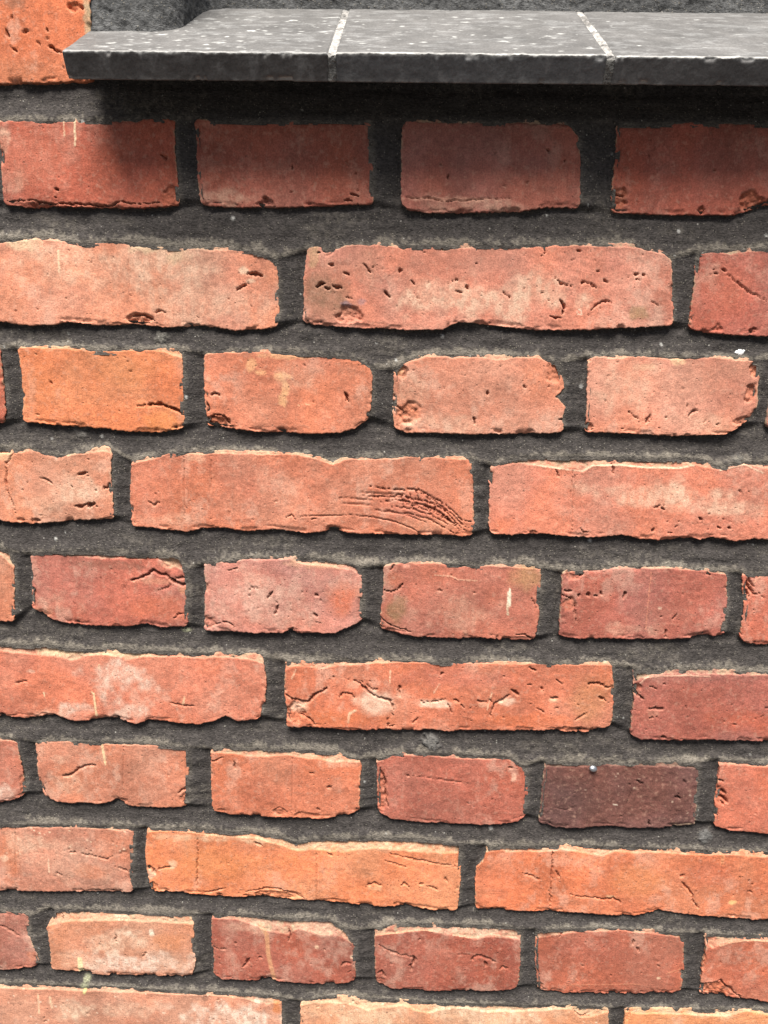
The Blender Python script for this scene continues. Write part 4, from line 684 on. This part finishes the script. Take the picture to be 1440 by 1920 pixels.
# bricks past the edge of the photograph, so that the wall goes on
PAL = [(196, 106, 86), (214, 126, 100), (205, 116, 92), (222, 138, 96), (188, 100, 84), (212, 136, 112), (172, 96, 84)]
frs = np.random.default_rng(21)
XMIN, XMAX, ZMIN, ZMAX = -345.0, 400.0, -830.0, 145.0
nseed = [200]
def filler(course, x0, zt, zb, wdt, slope):
    nseed[0] += 1
    x1 = x0 + wdt
    T = np.array([(x0, zt), (x0 + wdt / 2, zt + slope * wdt / 2 + frs.normal() * .6), (x1, zt + slope * wdt)])
    B = np.array([(x0, zb), (x0 + wdt / 2, zb + slope * wdt / 2 + frs.normal() * .8), (x1, zb + slope * wdt)])
    f = [('t', (x0 + x1) / 2, (zt + zb) / 2, wdt * .45, 20, int(wdt / 7), 0.7, 1.4), ('p', x0 + wdt * frs.random(), zb + 20, 30, 15, .6)]
    build_brick('f', T, B, [], [], None, PAL[frs.integers(len(PAL))], f, 1.7, nseed[0])
    COURSE.setdefault(course, []).append((T, B))
PITCH_Z = 62.43
for c in range(1, 11):
    bs = sorted(COURSE[c], key=lambda q: q[0][0, 0])
    wd = 99 if c % 2 else 209
    T, B = bs[-1]; x = T[-1, 0]; zt, zb = T[-1, 1], B[-1, 1]
    while x + 11 < XMAX:
        filler(c, x + 11, zt, zb, wd, 0.0); x += 11 + wd
    T, B = bs[0]; x = T[0, 0]; zt, zb = T[0, 1], B[0, 1]
    while x - 11 > XMIN:
        filler(c, x - 11 - wd, zt, zb, wd, 0.0); x -= 11 + wd
for c in (11, 12, 13):
    wd = 99 if c % 2 else 209
    x = XMIN - 60 + (0 if c % 2 else 25)
    zl = -c * PITCH_Z
    while x < XMAX:
        filler(c, x, zl + 25, zl - 26, wd, 0.0); x += wd + 11
T0, B0 = BR['0a'], None
t0 = WP(BR['0a']['T']); b0 = WP(BR['0a']['B'])
x = t0[0, 0] - 11
while x > XMIN:
    filler(0, x - 99, t0[0, 1], b0[0, 1], 99, 0.0); x -= 110
for c in (-1,):
    zl = t0[:, 1].mean() + 11
    x = t0[-1, 0] - 209
    while x > XMIN - 200:
        filler(c, x, zl + 51, zl, 209, 0.0); x -= 220

# ------------------------------------------------------------------ sill geometry (shared with the mortar)
SLOPE = R(30); OVER = 37.0
def front_edge(px, py, Y):
    return wall_xz(px, py, Y / 1000.0)
fe = np.array([front_edge(115, 96, -OVER), front_edge(625, 97, -OVER), front_edge(1148, 104, -OVER), front_edge(1440, 108, -OVER)])
sl_k, sl_b = np.polyfit(fe[:, 0], fe[:, 1], 1)              # z of the upper front edge along x
SILL_X0 = front_edge(115, 96, -OVER)[0]
J1 = front_edge(622, 97, -OVER)[0]; J2 = front_edge(1147, 104, -OVER)[0]
def sill_top(x, y): return sl_b + sl_k * x + (y + OVER) * math.tan(SLOPE)      # z of the upper face, mm
JAMB = -116.0

# ------------------------------------------------------------------ mortar bed
def build_mortar():
    st = 0.72
    xs = np.concatenate([np.arange(XMIN, -266, 2.4), np.arange(-266, 286, st), np.arange(286, XMAX, 2.4)])
    zs = np.concatenate([np.arange(ZMAX, 40, -2.4), np.arange(40, -650, -st), np.arange(-650, ZMIN, -2.4)])
    X, Z = np.meshgrid(xs, zs)
    inside = np.zeros(X.shape, bool)
    for poly in OUT:
        lo = poly.min(0); hi = poly.max(0)
        i0, i1 = np.searchsorted(xs, [lo[0], hi[0]])
        j0 = np.searchsorted(-zs, -hi[1]); j1 = np.searchsorted(-zs, -lo[1])
        if i1 <= i0 or j1 <= j0: continue
        sx = X[j0:j1, i0:i1]; sz = Z[j0:j1, i0:i1]
        ins = np.zeros(sx.shape, bool)
        for a, b in zip(poly, np.roll(poly, -1, 0)):
            if a[1] == b[1]: continue
            cnd = (a[1] > sz) != (b[1] > sz)
            ins ^= cnd & (sx < (b[0] - a[0]) * (sz - a[1]) / (b[1] - a[1]) + a[0])
        inside[j0:j1, i0:i1] |= ins
    nz, nx = X.shape
    # course limits along x
    recess = np.full(X.shape, 4.0); tt = np.full(X.shape, 0.5)
    cs = sorted(COURSE)
    lims = {}
    for c in cs:
        pt = []; pb = []
        for T, B in sorted(COURSE[c], key=lambda q: q[0][0, 0]):
            pt += [tuple(p) for p in T]; pb += [tuple(p) for p in B]
        pt = np.array(sorted(pt)); pb = np.array(sorted(pb))
        zt = np.interp(xs, pt[:, 0], pt[:, 1]); zb = np.interp(xs, pb[:, 0], pb[:, 1])
        kk = np.ones(9) / 9
        lims[c] = (np.convolve(np.pad(zt, 4, 'edge'), kk, 'valid'), np.convolve(np.pad(zb, 4, 'edge'), kk, 'valid'))
    wn = fbm(X, Z, 30, 3, 301); wf = fbm(X, Z, 7, 3, 302); w2 = fbm(X, Z, 2.0, 2, 303)
    # head joints: position between the brick on the left and the one on the right
    ii = np.arange(nx)[None, :]
    lastl = np.maximum.accumulate(np.where(inside, ii, -10 ** 6), 1)
    nextr = np.minimum.accumulate(np.where(inside, ii, 10 ** 6)[:, ::-1], 1)[:, ::-1]
    dl = np.where(lastl < 0, 60, np.clip(xs[None, :] - xs[np.clip(lastl, 0, nx - 1)], 0, 60)); dr = np.where(nextr > nx, 60, np.clip(xs[np.clip(nextr, 0, nx - 1)] - xs[None, :], 0, 60))
    s = dl / np.maximum(dl + dr, .1)
    head = 0.5 + 3.0 * np.clip(s, 0, 1) ** 1.6 + 0.5 * wn + 0.4 * wf * (1 - s)
    recess = head
    for a, b in zip(cs[:-1], cs[1:]):
        zu = lims[a][1][None, :]; zl = lims[b][0][None, :]
        t = (zu - Z) / np.maximum(zu - zl, 1)
        m = (t > -0.05) & (t < 1.05)
        tc = np.clip(t, 0, 1)
        r = 4.1 - 1.2 * sst(0.0, 0.25, tc) - 1.5 * sst(0.2, 0.95, tc) - 1.15 * sst(0.72, 1.02, tc) + 0.5 * wn + 0.35 * wf
        k = np.where((t < 0), 0.5, 1.0)
        recess = np.where(m, r, recess); tt = np.where(m, tc, tt)
    sill_shade = (X > SILL_X0 + 12) & (Z > lims[1][0][None, :] - 2)
    recess = np.where((X > SILL_X0) & (Z > lims[0][1][None, :]), 4.2, recess)
    # smooth the change between joints
    def blur(a, n):
        for ax in (0, 1):
            pad = [(n, n) if i == ax else (0, 0) for i in (0, 1)]
            c = np.cumsum(np.pad(a, pad, 'edge'), ax)
            c = np.concatenate([np.zeros_like(np.take(c, [0], ax)), c], ax)
            sl1 = [slice(None)] * 2; sl2 = [slice(None)] * 2
            sl1[ax] = slice(2 * n + 1, None); sl2[ax] = slice(None, -(2 * n + 1))
            a = (c[tuple(sl1)] - c[tuple(sl2)]) / (2 * n + 1)
        return a
    recess = blur(recess, 2)
    recess = recess + 0.20 * wf + 0.07 * w2 + 0.05 * fbm(X, Z, 1.1, 1, 304)
    # trowel drag lines along the beds
    recess = recess + 0.42 * fbm(X, Z * 7, 40, 4, 305, .6)
    # small lumps
    lump_c = []
    for (px, py, rr, hh) in ((805, 1392, 16, 1.6), (1320, 1570, 14, 1.0), (300, 630, 12, .8), (1385, 860, 14, 1.), (150, 810, 16, .8)):
        c = wall_xz(px, py); s_ = mmpp((px, py)) * rr
        g = sst(1.1, .4, np.hypot(X - c[0], Z - c[1]) / s_ + .5 * wf + .3 * w2); recess = recess - hh * g; lump_c.append(g)
    # colour
    C = np.ones(X.shape + (3,)) * np.array([0.0435, 0.0380, 0.0350])
    sand = np.array([0.215, 0.188, 0.150])
    # sand washed bare along the lower lip of each bed and beside the bricks on the left of the head joints
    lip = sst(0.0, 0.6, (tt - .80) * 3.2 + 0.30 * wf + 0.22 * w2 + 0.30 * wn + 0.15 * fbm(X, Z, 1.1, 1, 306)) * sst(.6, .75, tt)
    lip = np.where(sill_shade, lip * .12, lip)            # pale lip toned down to darken the sill's shadow by colour; less rain-washed too
    near = sst(4.0, 0.6, dl) * (0.5 + .5 * sst(-.2, .5, wf)) * (np.abs(tt - .5) < 1e-6)
    patch = sst(0.15, 0.8, fbm(X, Z * 2.6, 40, 5, 310, .62)) * 0.8
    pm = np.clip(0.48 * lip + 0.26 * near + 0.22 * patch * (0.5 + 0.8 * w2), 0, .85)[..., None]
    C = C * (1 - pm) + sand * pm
    rsp = np.random.default_rng(77)
    for g, cc in zip(lump_c, ((.26, .25, .23), (.2, .2, .19), (.2, .19, .16), (.17, .165, .15), (.17, .16, .14))):
        g = g[..., None] * .3; C = C * (1 - g) + np.array(cc) * g
    # lime specks and a greenish drip
    for i in range(90):
        px, py = rsp.random() * 1440, 200 + rsp.random() * 1720
        c = wall_xz(px, py); r_ = 0.45 + 0.75 * rsp.random() ** 3
        i0, i1 = np.searchsorted(xs, [c[0] - 3, c[0] + 3]); j0, j1 = np.searchsorted(-zs, [-c[1] - 3, -c[1] + 3])
        q = np.clip(1.4 - np.hypot(X[j0:j1, i0:i1] - c[0], Z[j0:j1, i0:i1] - c[1]) / r_, 0, 1)[..., None] * .85
        C[j0:j1, i0:i1] = C[j0:j1, i0:i1] * (1 - q) + np.array([.42, .41, .38]) * q
    for (px, py, rx, rz) in ((162, 1838, 2.4, 3.2), (158, 1850, 2.6, 2.4), (348, 1184, 3.2, 1.5)):
        c = wall_xz(px, py)
        q = (sst(1.2, .4, np.hypot((X - c[0]) / rx, (Z - c[1]) / rz) + .3 * wf) * .75)[..., None]
        C = C * (1 - q) + np.array([.30, .30, .19]) * q
    recess = np.clip(recess, -0.5, 12)
    # cells kept: not deep under a brick, not inside the window opening
    er = inside.copy()
    for k in range(3):
        e = er.copy(); e[1:] &= er[:-1]; e[:-1] &= er[1:]; e[:, 1:] &= er[:, :-1]; e[:, :-1] &= er[:, 1:]; er = e
    for k in range(1, 6):                       # smears over the worn upper ledges
        sh = np.ones_like(inside); sh[k:] = inside[:-k]; er &= sh
    topz = sill_top(X, 0.0)
    gone = er | ((X > SILL_X0 + 3) & (Z > topz - 8))
    keep = ~gone
    q = keep[:-1, :-1] & keep[1:, :-1] & keep[:-1, 1:] & keep[1:, 1:]
    idx = np.arange(nx * nz).reshape(nz, nx)
    F = np.stack([idx[:-1, :-1][q], idx[1:, :-1][q], idx[1:, 1:][q], idx[:-1, 1:][q]], 1)
    used = np.zeros(nx * nz, bool); used[F.ravel()] = True
    mp = np.cumsum(used) - 1
    V = np.stack([X.ravel()[used] / 1000, recess.ravel()[used] / 1000, Z.ravel()[used] / 1000 + Z0], 1)
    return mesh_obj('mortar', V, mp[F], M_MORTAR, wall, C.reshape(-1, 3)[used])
mo = build_mortar()
mo['label'] = 'dark grey sandy mortar between the bricks'

# jamb and back of the window opening: one rough dark mortar skin above the sill
def build_reveal():
    path = [(SILL_X0 - 3, 1.5), (-150, .8), (-128, 1.2)]
    for k in range(9):
        a = R(90) * k / 8
        path.append((-128 + 14 * math.sin(a), 15.2 - 14 * math.cos(a)))
    path += [(-113, 30), (-112, 44), (-109, 52), (-100, 54.5), (400, 54.5)]
    path = np.array(path)
    s = np.concatenate([[0], np.cumsum(np.hypot(*np.diff(path, axis=0).T))])
    tv = s[-1] - 160; t = np.concatenate([np.arange(0, tv, 0.9), np.arange(tv, s[-1] + 3, 4.0)])
    px = np.interp(t, s, path[:, 0]); py = np.interp(t, s, path[:, 1])
    gx, gy = np.gradient(px, t), np.gradient(py, t); ln = np.hypot(gx, gy); nxn, nyn = gy / ln, -gx / ln
    zs = np.concatenate([np.arange(ZMAX, 75, -4.0), np.arange(75, -14, -0.9)])
    T, Zz = np.meshgrid(t, zs)
    d = 0.5 * fbm(T, Zz, 14, 3, 401) + 0.35 * fbm(T, Zz, 4, 3, 402) + 0.3 * fbm(T, Zz, 1.6, 2, 403)
    d = d - 0.5 * sst(.45, .75, fbm(T, Zz, 7, 2, 404))
    X = px[None] + nxn[None] * d; Y = py[None] + nyn[None] * d
    Zz = np.maximum(Zz, sill_top(px, py)[None] - 7)
    V = np.stack([X.ravel() / 1000, Y.ravel() / 1000, Zz.ravel() / 1000 + Z0], 1)
    C = np.ones((V.shape[0], 3)) * np.array([0.070, 0.070, 0.069]) * (1 + .3 * fbm(T, Zz, 20, 3, 405)).ravel()[:, None]
    return mesh_obj('reveal_render', V, grid_faces(len(t), len(zs)), M_MORTAR, wall, C)
rv = build_reveal(); rv['label'] = 'rough dark mortar lining the window opening above the sill'

# ------------------------------------------------------------------ sill
sill = empty('window_sill', ((SILL_X0 + 230) / 1000, 0, Z0 + sill_top(0, 0) / 1000 - 0.02))
sill['label'] = 'sloping window sill of dark grey tiles above the brickwork'
sill['category'] = 'window sill'
sill['kind'] = 'thing'
TH = 13.2
def slab(name, x0, x1, mat, seed, top_col, front_col, dtop=0.0, dfront=0.0, step=0.6, depth=112.0, specks=0, rough=1.0, pale_edge=0.6, rndr=0.7):
    """tile or joint: rounded section swept along x; section runs back-top -> front-top -> front-bottom -> back-bottom"""
    ca, sa = math.cos(SLOPE), math.sin(SLOPE)
    # section in (a: distance inward along the slope from the front edge, b: height normal to slope)
    sec = []
    for a in np.arange(depth, 1.2, -step): sec.append((a, 0, 0))
    for k in range(7):
        q = R(90) * k / 6; sec.append((rndr - rndr * math.sin(q), -(rndr - rndr * math.cos(q)), 1))
    for b in np.arange(-rndr - step, -TH + rndr, -step): sec.append((0, b, 2))
    for k in range(5):
        q = R(90) * k / 4; sec.append((rndr - rndr * math.cos(q), -TH + rndr - rndr * math.sin(q), 3))
    for a in np.arange(2.0, depth, 3.0): sec.append((a, -TH, 4))
    sec = np.array(sec); ns = len(sec)
    xs = np.arange(x0, x1 + 1e-6, step); xs = np.linspace(x0, x1, max(3, len(xs)))
    A = sec[:, 0][None, :].repeat(len(xs), 0); Bv = sec[:, 1][None, :].repeat(len(xs), 0); K = sec[:, 2]
    Xg = xs[:, None].repeat(ns, 1)
    sarc = np.concatenate([[0], np.cumsum(np.hypot(np.diff(sec[:, 0]), np.diff(sec[:, 1])))])
    S = sarc[None].repeat(len(xs), 0)
    top = (K <= 1)[None]; fr = ((K >= 1) & (K <= 3))[None]
    nt_ = fbm(Xg, S, 20, 3, seed) * .18 * rough + fbm(Xg, S, 3.5, 3, seed + 1) * .10 * rough + fbm(Xg, S, 1.4, 2, seed + 2) * .05 * rough
    Bn = Bv + np.where(top, nt_ + dtop, 0); An = A - np.where(fr, nt_ + dfront, 0)
    # nibbled edges
    e1 = np.exp(-((S - sarc[np.argmax(K == 1)] - 1) / 1.3) ** 2)
    e2 = np.exp(-((S - sarc[np.argmax(K == 3)]) / 1.3) ** 2)
    ch1 = sst(.42, .8, fbm(Xg, Xg * 0 + seed, 9, 3, seed + 3)) * e1; ch2 = sst(.30, .8, fbm(Xg, Xg * 0 + seed, 9, 3, seed + 4)) * e2
    An = An + 1.3 * ch1 + 1.5 * ch2 + .25 * e1 * fbm(Xg, S, 2.2, 3, seed + 13); Bn = Bn - 0.9 * ch1 + 0.9 * ch2 + .3 * e1 * fbm(Xg, S, 2.2, 3, seed + 14)
    # rounded ends
    de = np.minimum(Xg - x0, x1 - Xg)
    en = np.clip(1 - de / 0.8, 0, 1) ** 2 * 0.6
    Bn = Bn - np.where(top, en, 0); An = An + np.where(fr, en, 0)
    Yw = -OVER + An * ca + Bn * (-sa); Zw = sl_b + sl_k * Xg + An * sa + Bn * ca
    V = np.stack([Xg.ravel() / 1000, Yw.ravel() / 1000, Zw.ravel() / 1000 + Z0], 1)
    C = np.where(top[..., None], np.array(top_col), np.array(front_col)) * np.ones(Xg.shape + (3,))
    cl = fbm(Xg, S, 26, 4, seed + 5)[..., None]; C = C * (1 + .22 * cl)
    # lime film and run marks on the front
    film = (sst(.1, .8, fbm(Xg * 1.6, S * .9, 9, 5, seed + 6, .7)) * .34 * fr)[..., None]
    C = C * (1 - film) + np.array([.17, .165, .16]) * film
    # worn pale front arris
    ar = (np.exp(-((S - sarc[np.argmax(K == 1)] - .4) / .8) ** 2) * pale_edge * (1 - .8 * ch1) * (0.55 + .45 * sst(-.5, .3, fbm(Xg, Xg * 0, 12, 3, seed + 7))))[..., None]
    C = C * (1 - ar) + np.array([.52, .51, .48]) * ar
    arb = np.clip(ch2 * .8 + .30 * e2 * sst(-.3, .6, fbm(Xg, S, 6, 4, seed + 15, .65)), 0, 1)[..., None]; C = C * (1 - arb) + np.array([.30, .29, .27]) * arb
    if specks == 0:                               # grout partly lost and stained
        lost = (sst(.2, .7, fbm(Xg, S, 6, 3, seed + 12)) * .7)[..., None]
        C = C * (1 - lost) + np.array([.085, .08, .075]) * lost
    rs = np.random.default_rng(seed)
    for i in range(specks):
        px = rs.uniform(x0, x1); ps = sarc[0] + (depth - 1) - rs.random() * 88
        r_ = .38 + 1.0 * rs.random() ** 4; el = 1 + 1.9 * rs.random()
        m = (np.abs(Xg - px) < 6) & (np.abs(S - ps) < 5)
        q = np.clip(1.5 - np.hypot((Xg[m] - px) / (r_ * el), (S[m] - ps) / r_) - .4 * fbm(Xg[m], S[m], 1.5, 2, seed + 8), 0, 1)[:, None] * (.2 + .55 * rs.random())
        C[m] = C[m] * (1 - q) + np.array([.48, .48, .46]) * q
    # chalky haze strokes on top
    hz = (sst(-.1, .8, fbm(Xg * .5, S * 1.3, 6, 5, seed + 9, .68)) * .28 * top)[..., None]
    C = C * (1 - hz) + np.array([.30, .30, .295]) * hz
    F = grid_faces(ns, len(xs))
    F = F[:, ::-1]
    faces = [F]
    # end caps and back
    n = len(V)
    l0 = np.arange(ns); l1 = (len(xs) - 1) * ns + np.arange(ns)
    c0 = V[l0].mean(0); c1 = V[l1].mean(0)
    V = np.vstack([V, c0, c1]); Cc = np.vstack([C.reshape(-1, 3), np.array(front_col), np.array(front_col)])
    faces.append(np.stack([l0, np.roll(l0, -1), np.full(ns, n)], 1)); faces.append(np.stack([np.roll(l1, -1), l1, np.full(ns, n + 1)], 1))
    return mesh_obj(name, V, faces, mat, sill, Cc)
GW = 4.0
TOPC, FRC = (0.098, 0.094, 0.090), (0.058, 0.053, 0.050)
e_x = [SILL_X0, J1, J2, J2 + (J2 - J1), J2 + 2 * (J2 - J1)]
for i in range(4):
    slab('sill_tile', e_x[i] + (GW / 2 if i else 0), e_x[i + 1] - GW / 2, M_SLATE, 500 + i * 17, TOPC, (FRC, (.068, .066, .066), (.068, .064, .062), FRC)[i], specks=(230, 130, 55, 40)[i], pale_edge=(.45, .8, .85, .7)[i], dtop=(0, .25, -.1, 0)[i], step=(.62, .62, .62, 2.0)[i])
for i in range(1, 4):
    slab('grout_joint', e_x[i] - GW / 2 - .3, e_x[i] + GW / 2 + .3, M_GROUT, 600 + i * 11, (0.31, 0.295, 0.275), (0.13, 0.125, 0.115), dtop=-0.35, dfront=-0.3, step=0.5, rough=3.0, pale_edge=.5, rndr=1.0)

# ------------------------------------------------------------------ small things
M_STEEL = plain_material('grey_steel', (0.42, 0.43, 0.45), 0.35, 0.9)
M_PAINT = plain_material('white_paint', (0.80, 0.80, 0.78), 0.6)
def nail():
    c = wall_xz(1111, 1441); V = []; F = []
    import bmesh
    bm = bmesh.new()
    prof = [(0.0, 3.3), (0.9, 3.2), (1.7, 2.8), (2.1, 2.1), (2.0, 1.5), (1.0, 1.2), (1.0, -8.0)]
    n = 20; rings = []
    for r, y in prof[1:]:
        rings.append([bm.verts.new((r * 1.25 * math.cos(2 * math.pi * k / n) / 1000, -y / 1000, r * math.sin(2 * math.pi * k / n) / 1000)) for k in range(n)])
    top = bm.verts.new((0, -prof[0][1] / 1000, 0))
    for k in range(n): bm.faces.new((top, rings[0][k], rings[0][(k + 1) % n]))
    for a, b in zip(rings[:-1], rings[1:]):
        for k in range(n): bm.faces.new((a[k], b[k], b[(k + 1) % n], a[(k + 1) % n]))
    bmesh.ops.recalc_face_normals(bm, faces=bm.faces)
    for f in bm.faces: f.smooth = True
    me = bpy.data.meshes.new('nail'); bm.to_mesh(me); me.materials.append(M_STEEL)
    o = bpy.data.objects.new('nail', me); COL.objects.link(o)
    o.location = (c[0] / 1000, 0.0006, c[1] / 1000 + Z0); o.rotation_euler = (R(-20), R(10), 0)
    o['label'] = 'small grey metal nail head in the dark purple brown brick'; o['category'] = 'nail'
nail()
def fleck():
    c = wall_xz(1390, 661)
    import bmesh
    bm = bmesh.new(); n = 22; rings = []
    rs = np.random.default_rng(4); rr = 1 + .18 * rs.normal(size=n)
    for f, y in ((1.0, -2.0), (0.95, .5), (.7, 1.0), (.35, 1.25)):
        rings.append([bm.verts.new((2.7 * f * rr[k] * math.cos(2 * math.pi * k / n) / 1000, -y / 1000, 2.0 * f * rr[k] * math.sin(2 * math.pi * k / n) / 1000)) for k in range(n)])
    top = bm.verts.new((0, -.0013, 0))
    for k in range(n): bm.faces.new((top, rings[-1][k], rings[-1][(k + 1) % n]))
    for a, b in zip(rings[:-1], rings[1:]):
        for k in range(n): bm.faces.new((a[k], b[k], b[(k + 1) % n], a[(k + 1) % n]))
    bmesh.ops.recalc_face_normals(bm, faces=bm.faces)
    for f in bm.faces: f.smooth = True
    me = bpy.data.meshes.new('paint_fleck'); bm.to_mesh(me); me.materials.append(M_PAINT)
    o = bpy.data.objects.new('paint_fleck', me); COL.objects.link(o); o.parent = wall
    o.location = Vector((c[0] / 1000, 0.0022, c[1] / 1000 + Z0)) - wall.location
    o['label'] = 'white paint fleck on the mortar'
fleck()
